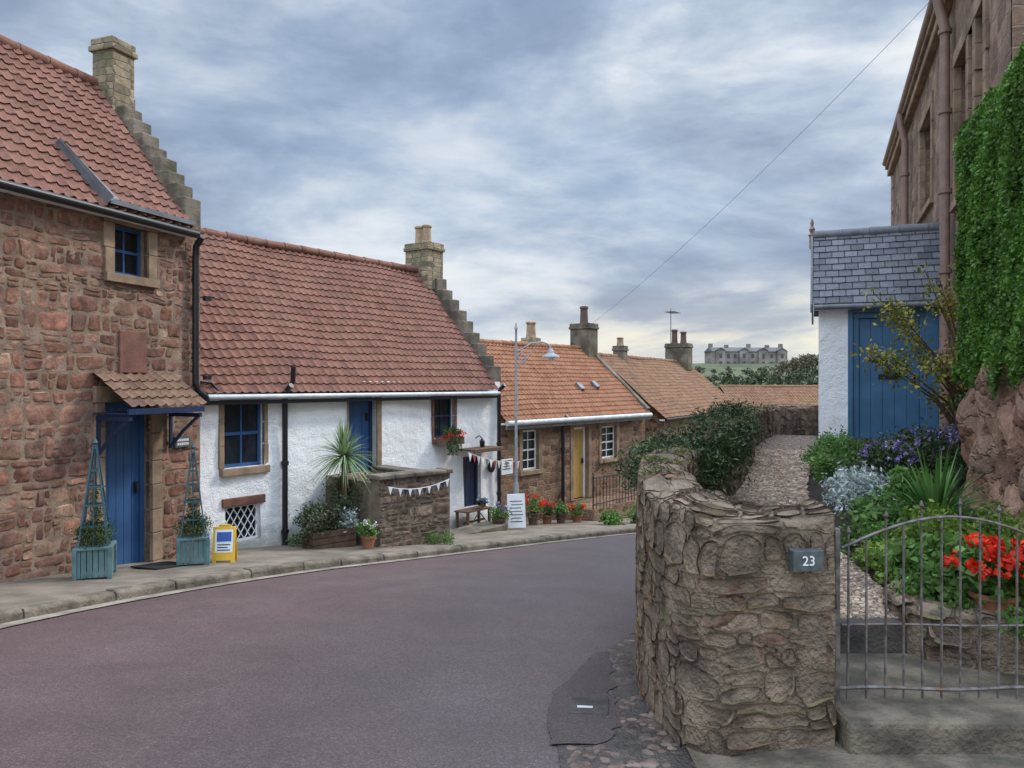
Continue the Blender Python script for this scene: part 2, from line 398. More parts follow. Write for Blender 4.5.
m_rubR=rubble('red rock wall',[(.21,.105,.07),(.29,.16,.105),(.35,.22,.155),(.24,.145,.10)],(.25,.18,.13),.6,.22,.07,.95,.5,.05,moss=.4,stain=(.17,.105,.075),seed=7,mortar_show=.3,smear=.3)
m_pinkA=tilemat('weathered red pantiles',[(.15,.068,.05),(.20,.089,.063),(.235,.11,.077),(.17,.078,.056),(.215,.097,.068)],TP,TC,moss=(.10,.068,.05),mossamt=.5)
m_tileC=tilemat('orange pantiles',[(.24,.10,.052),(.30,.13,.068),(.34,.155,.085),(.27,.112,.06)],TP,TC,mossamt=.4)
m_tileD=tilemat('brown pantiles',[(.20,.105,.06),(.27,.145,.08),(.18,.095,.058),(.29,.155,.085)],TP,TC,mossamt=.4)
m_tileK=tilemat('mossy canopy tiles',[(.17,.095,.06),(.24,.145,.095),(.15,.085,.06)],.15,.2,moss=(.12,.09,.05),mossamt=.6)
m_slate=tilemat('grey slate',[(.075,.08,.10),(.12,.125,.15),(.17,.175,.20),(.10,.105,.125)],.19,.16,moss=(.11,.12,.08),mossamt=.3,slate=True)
m_dress=simple('dressed sandstone',(.25,.175,.115),.85,var=.35,scale=3,bump=.006,stain=(.13,.09,.06))
m_dressR=simple('red dressed sandstone',(.15,.068,.05),.85,var=.3,scale=4,bump=.006)
m_crow=simple('weathered crowstep stone',(.13,.11,.085),.9,var=.5,scale=3,bump=.012,stain=(.055,.06,.025),stain_amt=.7)
m_chim=rubble('chimney stone',[(.20,.165,.11),(.29,.235,.15),(.17,.14,.10)],(.15,.12,.095),.28,.11,.012,.35,.1,.07,stain=(.10,.10,.04),seed=2)
m_pot=simple('clay chimney pot',(.34,.24,.15),.8,var=.3,bump=.003)
m_potd=simple('dark chimney pot',(.10,.06,.05),.8,var=.3)
def whitemat():
    m,nt,b,out=newmat('white harled wall'); tc=nd(nt,'ShaderNodeTexCoord'); o=tc.outputs['Object']
    n1=NZ(nt,o,1.2,6,.6); n2=NZ(nt,o,45,4); n3=NZ(nt,o,5,5)
    g=nd(nt,'ShaderNodeNewGeometry'); z=nd(nt,'ShaderNodeSeparateXYZ',{0:g.outputs['Position']}); 
    hgt=MA(nt,'ADD',z.outputs[2],MA(nt,'MULTIPLY',MA(nt,'SUBTRACT',z.outputs[1],3.3),.12))
    low=MA(nt,'MULTIPLY',SM(nt,MA(nt,'ADD',hgt,MA(nt,'MULTIPLY',n3.outputs[0],-.7)),.25,-.3),.7)
    col=RP(nt,n1.outputs[0],[(.3,(.72,.73,.73)),(.6,(.84,.85,.85))])
    st=nd(nt,'ShaderNodeMapping',{'Vector':o,'Scale':(6,6,.5)}).outputs[0]; n4=NZ(nt,st,1.2,4)
    col=MX(nt,MA(nt,'MULTIPLY',SM(nt,n4.outputs[0],.55,.75),.22),col,(.5,.49,.45))
    col=MX(nt,low,col,(.30,.29,.23))
    nt.links.new(col,b.inputs['Base Color']); b.inputs['Roughness'].default_value=.9
    bumpit(nt,b,MA(nt,'ADD',n2.outputs[0],MA(nt,'MULTIPLY',n3.outputs[0],2.5)),.014)
    return m
m_white=whitemat()
m_blue=simple('blue gloss paint',(.026,.078,.19),.4,var=.15,scale=3,spec=.5)
m_bluel=simple('lighter blue door paint',(.045,.125,.225),.45,var=.12,scale=3)
m_navy=simple('navy paint',(.016,.03,.075),.4,var=.1)
m_teal=simple('teal planter paint',(.10,.175,.18),.6,var=.25,scale=5)
m_tealn=simple('dark teal obelisk paint',(.04,.095,.12),.6,var=.25,scale=5)
m_whitep=simple('white paint',(.75,.76,.76),.5,var=.08,scale=5)
m_ochre=simple('ochre paint',(.42,.26,.07),.5,var=.1)
m_black=simple('black cast iron',(.014,.014,.017),.4,var=.1)
m_cable=simple('cable sheath',(.09,.09,.1),.6,var=.1)
m_iron=simple('weathered gate iron',(.13,.115,.11),.5,var=.5,scale=20,metal=.2,bump=.001,stain=(.14,.075,.045),stain_amt=.7)
m_grey=simple('lead grey',(.13,.14,.155),.5,var=.25,scale=5)
m_gutw=simple('pale grey gutter',(.50,.53,.55),.5,var=.15)
m_pinkpipe=simple('brown painted pipe',(.24,.155,.125),.5,var=.15)
m_lampm=simple('galvanised lamp metal',(.30,.32,.34),.5,var=.15,metal=.2)
m_wood=simple('aged wood',(.10,.06,.035),.75,var=.35,scale=8,bump=.003)
m_terra=simple('terracotta',(.30,.12,.07),.75,var=.2)
m_yellow=simple('yellow sign plastic',(.72,.42,.03),.4,var=.08)
m_red=simple('dull red cloth',(.35,.05,.05),.7,var=.1)
m_sblue=simple('sign blue print',(.04,.10,.35),.5,var=.05)
m_slab=simple('paving concrete',(.175,.145,.112),.85,var=.3,scale=2.2,bump=.008,stain=(.10,.083,.062))
m_step=simple('mossy step concrete',(.115,.095,.068),.9,var=.5,scale=5,bump=.018,stain=(.05,.05,.028),stain_amt=.85)
m_stepd=simple('dark worn step stone',(.06,.052,.045),.85,var=.4,scale=8,bump=.01,stain=(.03,.03,.022))
m_kerb=simple('granite kerb',(.15,.125,.095),.85,var=.45,scale=5,bump=.014,stain=(.075,.072,.04))
m_chan=simple('pale gutter concrete',(.235,.205,.165),.85,var=.35,scale=4,bump=.01,stain=(.14,.12,.09))
m_soil=simple('dark soil',(.035,.025,.018),.95,var=.4,scale=12,bump=.03)
m_matd=simple('dark rubber mat',(.015,.015,.015),.85,var=.3,scale=20,bump=.004)
m_grass=simple('hill grass',(.065,.085,.035),.9,var=.4,scale=.05,stain=(.08,.075,.04))
m_tex=simple('lettering pale grey',(.75,.76,.76),.5,var=.03)
m_slatesign=simple('grey slate plaque',(.075,.09,.088),.55,var=.3,scale=30)
m_curt=simple('net curtain',(.7,.7,.7),.8,var=.2,scale=9)
def glassmat():
    m,nt,b,out=newmat('window glass'); b.inputs['Base Color'].default_value=(.012,.016,.022,1); b.inputs['Roughness'].default_value=.06
    b.inputs['Specular IOR Level'].default_value=.8
    tr=nd(nt,'ShaderNodeBsdfTransparent',{'Color':(.75,.8,.85,1)}); mx=nd(nt,'ShaderNodeMixShader',{0:.5})
    nt.links.new(b.outputs[0],mx.inputs[1]); nt.links.new(tr.outputs[0],mx.inputs[2]); nt.links.new(mx.outputs[0],out.inputs[0])
    return m
m_glass=glassmat()
def asphaltmat(name,dark=1.0):
    m,nt,b,out=newmat(name); tc=nd(nt,'ShaderNodeTexCoord'); uv=tc.outputs['Object']
    n1=NZ(nt,uv,.45,6,.6); n2=NZ(nt,uv,75,4,.65); n3=NZ(nt,uv,1.6,8,.72); agg=nd(nt,'ShaderNodeTexVoronoi',{'Vector':uv,'Scale':150.0})
    x=nd(nt,'ShaderNodeSeparateXYZ',{0:uv}); 
    base=MX(nt,SM(nt,MA(nt,'ADD',n1.outputs[0],MA(nt,'MULTIPLY',x.outputs[0],.16)),.1,.8),(.104*dark,.068*dark,.066*dark),(.116*dark,.092*dark,.088*dark))
    k=MA(nt,'MULTIPLY',SM(nt,n3.outputs[0],.3,.75,.86,1.15),SM(nt,n2.outputs[0],.3,.7,.78,1.24))
    sp=nd(nt,'ShaderNodeSeparateColor',{0:agg.outputs['Color']}).outputs[0]
    k=MA(nt,'MULTIPLY',k,MA(nt,'MULTIPLY_ADD',MA(nt,'POWER',sp,4.0),.7,.86))
    col=MX(nt,1.0,base,GREY(nt,k),'MULTIPLY')
    nt.links.new(col,b.inputs['Base Color']); nt.links.new(SM(nt,n3.outputs[0],.3,.7,.6,.78),b.inputs['Roughness']); b.inputs['Specular IOR Level'].default_value=.3
    bumpit(nt,b,MA(nt,'ADD',agg.outputs['Distance'],n2.outputs[0]),.004)
    return m
m_asph=asphaltmat('purple brown asphalt'); m_patch=asphaltmat('dark tarmac patch',.68)
def gravelmat():
    m,nt,b,out=newmat('mixed gravel'); tc=nd(nt,'ShaderNodeTexCoord'); uv=tc.outputs['Object']
    v=nd(nt,'ShaderNodeTexVoronoi',{'Vector':uv,'Scale':42.0}); sc=nd(nt,'ShaderNodeSeparateColor',{0:v.outputs['Color']})
    cs=[(0,(.13,.085,.06)),(.3,(.25,.17,.12)),(.6,(.36,.26,.185)),(.85,(.28,.22,.17)),(1,(.46,.39,.31))]
    col=RP(nt,sc.outputs[0],cs)
    k=SM(nt,v.outputs['Distance'],.75,.2,.35,1.1); col=MX(nt,1.0,col,GREY(nt,k),'MULTIPLY')
    nt.links.new(col,b.inputs['Base Color']); b.inputs['Roughness'].default_value=.8
    bumpit(nt,b,MA(nt,'MULTIPLY',v.outputs['Distance'],-1.0),.02)
    return m
m_gravel=gravelmat()
m_peb=stonemat('gravel pebbles',[(.14,.095,.065),(.26,.18,.125),(.37,.27,.19),(.28,.22,.17),(.44,.37,.29),(.24,.14,.10)],bump=.003)
m_cob=stonemat('red brown cobbles',[(.075,.055,.047),(.125,.082,.066),(.165,.118,.096),(.10,.072,.058),(.19,.145,.12)],stain=(.045,.038,.035),stain_amt=.75,bump=.008,ssc=3)
m_wet=simple('wet dark gutter',(.055,.047,.042),.3,var=.5,scale=9,bump=.014,spec=.6,stain=(.03,.028,.028))
L_ivy=leafmat('ivy leaves',(.042,.105,.014),(.08,.18,.025),(.14,.265,.045),.3)
L_jun=leafmat('juniper needles',(.018,.036,.014),(.038,.066,.023),(.085,.115,.04),.15)
L_gen=leafmat('green leaves',(.055,.12,.022),(.11,.22,.05),(.19,.33,.09),.35)
L_lim=leafmat('lime green leaves',(.09,.16,.02),(.17,.27,.04),(.28,.38,.08),.35)
L_drk=leafmat('dark shrub leaves',(.028,.055,.018),(.055,.10,.032),(.10,.145,.05),.22)
L_sil=leafmat('silver leaves',(.28,.33,.31),(.42,.48,.45),(.56,.61,.58),.15)
L_pur=leafmat('purple petals',(.13,.09,.25),(.24,.18,.42),(.40,.34,.58),.2)
L_red=leafmat('red petals',(.55,.012,.01),(.78,.03,.012),(.85,.09,.03),.25)
L_yel=leafmat('yellowing leaves',(.07,.10,.02),(.19,.20,.035),(.40,.33,.05),.3)
L_strap=leafmat('strap leaves',(.05,.14,.03),(.10,.23,.05),(.18,.32,.09),.35)
L_yuc=leafmat('yucca leaves',(.12,.19,.08),(.21,.30,.13),(.34,.42,.23),.25)
L_far=leafmat('far tree leaves',(.032,.048,.024),(.05,.07,.033),(.08,.095,.045),.15)
L_farb=leafmat('brownish far leaves',(.07,.06,.035),(.10,.085,.05),(.13,.11,.06),.15)
L_hea=leafmat('heather leaves',(.05,.08,.035),(.09,.12,.05),(.12,.10,.10),.15)
L_moss=leafmat('moss tufts',(.05,.065,.015),(.09,.105,.02),(.14,.145,.03),.15)
L_wht=leafmat('white petals',(.5,.5,.48),(.65,.65,.62),(.75,.75,.72),.1)
# ------------------------------------------------------------ ground, road, pavement
def ground_h(X,Y):
    if Y<30: return rz(Y)-.06
    if Y<60: 
        t=(Y-30)/30; return -3.264-t*2.8
    h=-6.06+(Y-60)*.0765 if Y<255 else 8.85-(Y-255)*.01
    return h+noise.noise(Vector((X*.02,Y*.02,0)))*2.0*min(1,(Y-60)/60)
ys=[-30,-10,0,1,2,3,3.3]+list(range(4,31))+list(np.linspace(33,60,8))+list(np.linspace(68,260,30))+[300,400,700,1200]
xs=[-1200,-500,-200,-100,-60,-30]+list(range(-20,31,2))+[40,60,80,100,130,160,200,300,500,1200]
mb=MB(); mb.grid([[(x,y,ground_h(x,y)) for x in xs] for y in ys],smooth=True)
tag(mb.build('ground',m_grass,uv=False),kind='structure')
Lk=[(-4.95,1),(-4.6,3.5),(-4.14,6.21),(-3.55,7.98),(-2.66,9.65),(-1.61,11.04),(-.4,12.6),(.89,14.26),(2.7,16.3),(5.5,18.6),(9,20.5),(14,22)]
Rk=[(.2,1),(.2,3.0),(.26,4.13),(.66,5.32),(1.2,6.3),(1.7,7.3),(2.3,8.6),(3.0,10.4),(3.6,12),(5,13.9),(8.5,16),(14,18)]
LC=catmull(Lk,90); RC=catmull(Rk,90)
rows=[]
for a,b in zip(LC,RC):
    rows.append([(a[0]+(b[0]-a[0])*t, a[1]+(b[1]-a[1])*t, rz(a[1]+(b[1]-a[1])*t)+.03*math.sin(math.pi*t)) for t in np.linspace(0,1,15)])
mb=MB(); mb.grid(rows); tag(mb.build('road',m_asph,uv=False),kind='structure')
BK=[(-9,1),(-8.5,3.5),(-7.5,6.21),(-7,7.98),(-6.6,9.65),(-5.8,11.5),(-4,14),(-2,16.2),(0.2,19),(3.2,22),(6,24),(11,27)]
BC=catmull(BK,90); rows=[]
for a,b in zip(LC,BC):
    rows.append([(a[0]+(b[0]-a[0])*t, a[1]+(b[1]-a[1])*t, pz(a[1]+(b[1]-a[1])*t)-.006) for t in np.linspace(0,1,12)])
mb=MB(); mb.grid(rows,flip=True); tag(mb.build('pavement',m_slab,uv=False),kind='structure')
mb=MB(); LC2=catmull(Lk,400); seglen=.85
def kerb_seg(a,b):
    a=np.array(a);b=np.array(b); d=b-a; l=np.linalg.norm(d)
    if l<.1: return
    d/=l; n=np.array((-d[1],d[0])); a=a+d*.008; b=b-d*.008; j=random.uniform(-.008,.012)
    P=[]
    for p in (a,b):
        zz=rz(p[1]); 
        P.append([(p[0]-n[0]*.02,p[1]-n[1]*.02,zz-.1),(p[0]-n[0]*.02,p[1]-n[1]*.02,zz+.075+j),(p[0]+n[0]*.005,p[1]+n[1]*.005,zz+.105+j),(p[0]+n[0]*.14,p[1]+n[1]*.14,zz+.105+j),(p[0]+n[0]*.14,p[1]+n[1]*.14,zz-.1)])
    mb.grid(P,smooth=False,flip=True)
    k=len(mb.v); mb.f.append(tuple(range(k-10,k-5))); mb.f.append(tuple(range(k-5,k))[::-1])
st=LC2[0]
for p in LC2[1:]:
    if np.linalg.norm(p-st)>seglen: kerb_seg(st,p); st=p; seglen=random.uniform(.6,1.05)
tag(mb.build('kerb',m_kerb,bevel=.012),kind='structure')
mb=MB(); rows=[]
for i in range(0,90):
    a=LC[i]; b=LC[min(i+1,89)]; p=LC[max(i-1,0)]; d=b-p; d/=np.linalg.norm(d); n=np.array((d[1],-d[0]))
    rows.append([(a[0]+n[0]*t,a[1]+n[1]*t,rz(a[1]+n[1]*t)+.014) for t in (-.01,.09,.18)])
mb.grid(rows); tag(mb.build('gutter_channel',m_chan,uv=False),kind='structure')
# ------------------------------------------------------------ generic building parts
def window(par,x0,x1,z0,z1,fm,nx=2,nz=2,y=.1,fw=.045,bw=.022,sur=None,sw=.14,sill=True,surm=None,curtain=False,st=None):
    mb=MB(); d=.05
    mb.box(x0+.002,x1-.002,y,y+d,z1-fw,z1-.002).box(x0+.002,x1-.002,y,y+d,z0+.002,z0+fw).box(x0+.002,x0+fw,y+.002,y+d-.002,z0+fw,z1-fw).box(x1-fw,x1-.002,y+.002,y+d-.002,z0+fw,z1-fw)
    for i in range(1,nx):
        xx=x0+(x1-x0)*i/nx; mb.box(xx-bw/2,xx+bw/2,y+.008,y+d-.008,z0+fw,z1-fw)
    for j in range(1,nz):
        zz=z0+(z1-z0)*j/nz; w=bw*(1.6 if j*2==nz else 1); mb.box(x0+fw,x1-fw,y+.005,y+d-.005,zz-w/2,zz+w/2)
    o=mb.build('window',fm,par)
    MB().box(x0+.01,x1-.01,y+.022,y+.028,z0+.01,z1-.01).build('pane',m_glass,o)
    if curtain:
        for s in (0,1):
            P=[]
            for j in range(9):
                zz=z0+.02+(z1-z0-.04)*j/8; row=[]
                for i in range(13):
                    wdt=(x1-x0)*(.42-.18*math.sin(math.pi*j/8*.8)); t=i/12
                    xx=x0+wdt*t if s==0 else x1-wdt*t
                    row.append((xx,y+.07+.012*math.sin(i*2.6),zz))
                P.append(row)
            MB().grid(P).build('curtain',m_curt,o)
    if sur:
        mb=MB(); q=st or .035
        mb.box(x0-sw,x1+sw,-q,.06,z1,z1+sw*1.15)
        for a,b in ((x0-sw,x0),(x1,x1+sw)):
            n=max(2,int((z1-z0)/.3)); 
            for k in range(n):
                e=random.uniform(-.012,.02)
                za=z0+(z1-z0)*k/n; zb=z0+(z1-z0)*(k+1)/n-.004
                mb.box(a-(e if a<x0 else 0),b+(e if b>x1 else 0),-q+.004,.06,za,zb)
        mb.build('window_surround',surm or m_dress,o,bevel=.008)
    if sill:
        MB().box(x0-(sw if sur else .05),x1+(sw if sur else .05),-.07,.1,z0-.11,z0-.002).build('sill',surm or m_dress,o,bevel=.008)
    return o
def door(par,x0,x1,z0,z1,dm,fm,y=.12,planks=5,handle=True,fw=.06):
    mb=MB(); mb.box(x0+.002,x0+fw,y-.03,y+.05,z0,z1-fw).box(x1-fw,x1-.002,y-.03,y+.05,z0,z1-fw).box(x0+.002,x1-.002,y-.032,y+.05,z1-fw,z1-.002)
    mb.build('door_frame',fm,par,bevel=.004)
    a,b=x0+fw+.004,x1-fw-.004; mb=MB(); w=(b-a)/planks
    for i in range(planks): mb.box(a+i*w+.003,a+(i+1)*w-.003,y,y+.04,z0+.02,z1-fw-.005)
    mb.box(a,b,y+.012,y+.03,z0+.02,z1-fw-.005)
    o=mb.build('door',dm,par,bevel=.003)
    if handle:
        MB().tube([(b-.07,y-.04,z0+.95),(b-.07,y-.045,z0+1.0),(b-.07,y-.04,z0+1.05)],.012,6).box(b-.09,b-.05,y-.035,y,z0+.93,z0+1.07).build('handle',m_black,o)
    return o
def pipe(par,pts,r,mat,name='downpipe',clips=True):
    mb=MB(); mb.tube(pts,r,10)
    z0=min(p[2] for p in pts); z1=max(p[2] for p in pts)
    if clips:
        p=pts[-1]; z=p[2]+.3
        while z<z1-.3:
            mb.tube([(p[0],p[1],z),(p[0],p[1],z+.06)],r*1.35,10); z+=1.1
    return mb.build(name,mat,par)
def crow(mb,x0,x1,W,ze,zr,n,h=.14,base=.1):
    dz=(zr-ze)/n; dy=W/n
    for k in range(n):
        for sgn in (0,1):
            a=k*dy-.02+random.uniform(-.015,.015); b=(k+1)*dy+.05
            if sgn: a,b=2*W-b,2*W-a
            j=random.uniform(-.015,.015)
            mb.box(x0+j-.002*k,x1+j*.7,a,b,ze+k*dz-base,ze+(k+1)*dz+h+random.uniform(-.02,.02))
def chimney(par,x0,x1,y0,y1,z0,z1,mat,pots,name='chimney'):
    mb=MB(); mb.box(x0,x1,y0,y1,z0,z1-.08); 
    mb.box(x0-.035,x1+.035,y0-.035,y1+.035,z1-.18,z1-.1).box(x0-.015,x1+.015,y0-.015,y1+.015,z1-.1,z1)
    o=mb.build(name,mat,par,bevel=.015)
    for (px,py,r,h,pm) in pots:
        MB().lathe([(r*1.1,0),(r*1.1,.04),(r,.05),(r*.88,h*.85),(r*1.08,h*.87),(r*1.08,h*.95),(r*.9,h),(r*.7,h),(r*.7,h-.1)],(px,py,z1),14).build('chimney_pot',pm,o)
    return o
def house_shell(par,x0,x1,W,zb,ze,zr,wm,rm,ops,step,eave=.16,roofx0=None,roofx1=None,wob=0.0,ridge=True,c=TC,p=TP,gutm=None,seg=6,amp=.016,stp=.017,rtm=None,depth=.3,gutr=.05,sag=.02,stones=None):
    mb=MB(); wall_grid(mb,x0,x1,zb,ze+.05,ops,step,wob=wob,depth=depth)
    if stones:
        wr,hr,h,zlo=stones[:4]
        add_stones(mb,stone_rects(x0,x1,zlo,ze,wr,hr,ops,.4),flatmap(),h=h,warp=.034,wf=3.6,seed=4.4,rough=.008,gx=8,gy=7,gap=.012,sink=.006,pw=12,chip=.42,lowrough=.008)
    for x,fl in ((x0,0),(x1,1)):
        P=[(x,0,zb),(x,2*W,zb),(x,2*W,ze),(x,W,zr),(x,0,ze)]
        if not fl: P=P[::-1]
        mb.poly(P)
    mb.poly([(x0,2*W,zb),(x0,2*W,ze),(x1,2*W,ze),(x1,2*W,zb)])
    wall=mb.build('wall',wm,par)
    k=(zr-ze)/W; rx0=x0 if roofx0 is None else roofx0; rx1=x1 if roofx1 is None else roofx1
    mb=MB(); z0=ze-eave*k+.07
    pantiles(mb,rx0,rx1,-eave,z0,W,zr+.07,p,c,amp,stp,seg,sag); pantiles(mb,rx0,rx1,2*W+eave,z0,W,zr+.07,p,c,amp,stp,seg,sag)
    roof=mb.build('roof',rm,par)
    MB().box(rx0+.004,rx1-.004,-eave+.03,-.003,z0-.09,z0-.05).build('soffit',m_whitep,roof)
    if ridge:
        mb=MB(); x=rx0
        while x<rx1-.05:
            e=min(x+.42,rx1); mb.tube([(x,W,zr+.055+random.uniform(-.006,.006)),(e-.006,W,zr+.055)],[.09,.08],10); x=e
        mb.build('ridge_tiles',rtm or rm,roof)
    if gutm: 
        MB().tube([(rx0+.02,-eave-.05,z0-.055),(rx1-.02,-eave-.05,z0-.065)],gutr,10).build('gutter',gutm,par)
    return wall,roof,k,z0
# ------------------------------------------------------------ HOUSE A
A=Fr(-4.386,10.8,.327,.945)
hA=empty('sandstone_house',A.w(0,0,-.9),A.th,'red sandstone rubble house with blue door under tiled canopy at the left edge','house',absz=True)
WA=1.5; zeA,zrA=3.84,5.82
wo=A.rect(113,227,147,276); do=A.rect(103,402,150,570)
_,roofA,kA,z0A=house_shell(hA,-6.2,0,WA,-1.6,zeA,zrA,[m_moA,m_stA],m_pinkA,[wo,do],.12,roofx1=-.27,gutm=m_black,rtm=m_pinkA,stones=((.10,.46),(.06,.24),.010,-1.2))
window(hA,*wo,m_blue,2,2,sur=True,sw=.15,st=.04)
door(hA,*do,m_blue,m_blue,planks=5)
mb=MB()
for a,b in ((do[0]-.13,do[0]),(do[1],do[1]+.17)):
    z=do[2]-.3
    while z<do[3]:
        h=random.uniform(.28,.4); mb.box(a,b,-.045+random.uniform(-.006,.006),.08,z,min(z+h-.006,do[3])); z+=h
mb.box(do[0]-.15,do[1]+.19,-.05,.08,do[3],do[3]+.2); mb.build('door_surround',m_dress,hA,bevel=.01)
MB().box(do[0]-.05,do[1]+.05,-.3,.1,do[2]-.25,do[2]+.0).build('doorstep',m_kerb,hA,bevel=.01)
mb=MB(); crow(mb,-.3,.02,WA,zeA,zrA,10,h=.13); mb.build('crowstep_gable',m_crow,hA,bevel=.02)
chimney(hA,-.40,-.02,1.16,1.54,5.3,6.50,m_chim,[])
pnl=A.rect(118,331,145,373); MB().box(pnl[0],pnl[1],-.035,.02,pnl[2],pnl[3]).build('stone_panel',m_dressR,hA,bevel=.012)
def onroof(fr,px,py,z0,k,e=.16): return fr.roof(px,py,-e,z0,k)
p1=Vector(onroof(A,55,143,z0A,kA)); p2=Vector(onroof(A,112,205,z0A,kA))
nn=Vector((0,-kA,1)).normalized(); t=(p2-p1).normalized(); sd=t.cross(nn)
mb=MB(); mb.poly([p1+nn*.09,p1+nn*.09+sd*.02,p2+nn*.09+sd*.12,p2+nn*.09-sd*.06]); mb.poly([p1+nn*.0,p2+nn*.0+sd*.12,p2+nn*.16+sd*.12,p1+nn*.1])
q1=Vector(onroof(A,108,207,z0A,kA)); mb.box(q1.x,-.3,-.2,.02,z0A+.05,z0A+.11); mb.build('lead_flashing',m_grey,roofA)
gx=A.loc(195,300,-.08)[0]
pipe(hA,[(gx,-.2,3.62),(gx,-.1,3.5),(gx,-.09,3.3),(gx,-.09,1.7),(gx,-.09,1.62),(gx+.02,-.12,1.5),(gx+.12,-.16,1.42),(gx+.15,-.16,1.36)],.045,m_black)
cx0=A.loc(90,380)[0]; cx1=A.loc(171,380)[0]; zc=1.74
can=MB(); pantiles(can,cx0,cx1,-.58,1.33,-.01,zc,.15,.2,.016,.016,6,.005); can=can.build('canopy',m_tileK,hA)
MB().box(cx0+.02,cx1-.02,-.57,-.545,1.24,1.31).box(cx0+.02,cx1-.02,-.54,-.02,1.245,1.262).build('fascia_board',m_navy,can)
for x in (cx0+.05,cx1-.08):
    MB().box(x,x+.05,-.54,-.03,1.17,1.22).box(x+.003,x+.047,-.06,-.035,.75,1.17).tube([(x+.025,-.5,1.18),(x+.025,-.25,.98),(x+.025,-.06,.78)],.022,6).build('bracket',m_navy,can)
pq=A.rect(172,436,187,447); pl=MB().box(pq[0],pq[1],-.06,-.02,pq[2],pq[3]).build('name_plaque',m_slatesign,hA,bevel=.003)
mb=MB(); w=pq[1]-pq[0]; h=pq[3]-pq[2]
for r_ in (0,1):
    for i in range(6): mb.box(pq[0]+w*(.12+.13*i),pq[0]+w*(.20+.13*i),-.063,-.0595,pq[2]+h*(.2+.35*r_),pq[2]+h*(.42+.35*r_))
mb.build('lettering',m_tex,pl)
# ------------------------------------------------------------ HOUSE B (white)
B=Fr(-4.5,11.3,.581,.814)
hB=empty('white_cottage',B.w(0,0,-1.4),B.th,'long white harled cottage with red pantile roof and crow-stepped gable','cottage',absz=True)
zeB,zrB,WB=1.60,4.2,2.02
w1=B.rect(224,400,264,467); w2=B.rect(225,505,260,541); d1=B.rect(348,393,376,473); w3=B.rect(434,394,454,438); d2=B.rect(463,456,481,507)
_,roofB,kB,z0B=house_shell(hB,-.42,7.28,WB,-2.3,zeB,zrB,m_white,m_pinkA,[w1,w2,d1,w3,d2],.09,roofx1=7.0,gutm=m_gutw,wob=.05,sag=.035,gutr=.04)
MB().box(-.4,6.98,-.2,-.155,z0B-.17,z0B-.11).build('fascia_board',m_black,roofB)
window(hB,*w1,m_blue,2,2,y=.08,sur=True,sw=.07,curtain=True,st=.02,bw=.03,fw=.055)
o=window(hB,*w2,m_whitep,1,1,y=.06,fw=.03,sill=False)
mb=MB(); 
for i in range(-3,9):
    for sgn in (1,-1):
        wdt=w2[1]-w2[0]; hh=w2[3]-w2[2]; s0=wdt/5
        pts=[]
        for t in np.linspace(0,1,40):
            x=w2[0]+i*s0+t*hh*.6; x= x if sgn>0 else w2[0]+w2[1]-x
            if w2[0]+.02<x<w2[1]-.02: pts.append((x,.055,w2[2]+.02+t*(hh-.04)))
        if len(pts)>2: mb.tube([pts[0],pts[-1]],.009,4)
mb.build('lattice',m_whitep,o)
MB().box(w2[0]-.06,w2[1]+.08,-.04,.1,w2[3],w2[3]+.13).build('lintel',m_dressR,hB,bevel=.01)
door(hB,*d1,m_blue,m_navy,planks=3)
MB().box(d1[0]-.03,d1[0],-.03,.1,d1[2],d1[3]).box(d1[1],d1[1]+.12,-.035,.1,d1[2],d1[3]).box(d1[0]-.03,d1[1]+.12,-.03,.1,d1[2]-.1,d1[2]).build('door_surround',m_dress,hB,bevel=.01)
window(hB,*w3,m_navy,2,2,y=.08,sur=True,sw=.07,surm=m_dressR,st=.02)
door(hB,*d2,m_navy,m_navy,planks=3)
mb=MB(); crow(mb,6.97,7.32,WB,zeB,zrB,10,h=.13,base=.12); mb.build('crowstep_gable',m_crow,hB,bevel=.02)
chimney(hB,6.72,7.26,1.66,2.36,3.8,4.9,m_chim,[(6.9,1.85,.11,.42,m_pot),(7.05,2.2,.12,.46,m_pot)])
for px,ya,yb in ((285,383,552),(499,388,508)):
    x,zb=B.loc(px,yb,-.08); pipe(hB,[(x,-.24,zeB-.02),(x,-.1,zeB-.12),(x,-.08,zeB-.25),(x,-.08,zb)],.045,m_black)
x,_=B.loc(289,380,-.08); MB().tube([(x,-.08,zeB-.1),(x,-.18,zeB+.05),(x,-.19,zeB+.28)],.04,8).build('vent_pipe',m_black,hB)
MB().tube([(-.3,-.12,1.66),(0.0,-.12,1.62),(.12,-.12,1.50),(.5,-.12,1.47),(4.6,-.12,1.45)],.022,8).build('waste_pipe',m_black,hB)
xl,zl=B.loc(480,443,-.12)
mb=MB(); mb.tube([(xl,-.0,zl+.1),(xl,-.1,zl+.16),(xl,-.18,zl+.1)],.012,6); mb.lathe([(.02,.1),(.06,.05),(.05,-.08),(.03,-.11)],(xl,-.18,zl),8); mb.build('wall_lantern',m_black,hB)
mb=MB(); xh,zh=B.loc(459,449); mb.box(xh-.1,xh+1.0,-.5,-.47,zh-.06,zh-.02)
mb.box(xh-.1,xh+.96,-.49,-.01,zh-.02,zh+.01); mb.build('door_hood',m_wood,hB,bevel=.004)
xs_=B.rect(500,459,511,474)
sg=MB().box(xs_[0],xs_[1],-.05,-.02,xs_[2],xs_[3]).build('wall_sign',m_whitep,hB)
mb=MB()
for i in range(4): mb.box(xs_[0]+.03,xs_[1]-.03-.03*(i%2),-.054,-.051,xs_[3]-.05-.06*i,xs_[3]-.03-.06*i)
mb.build('lettering',m_navy,sg)
xr,zr_=B.loc(492,467,-.05); M=Matrix.Translation((xr,-.02,zr_))@Matrix.Rotation(R(90),4,'X')
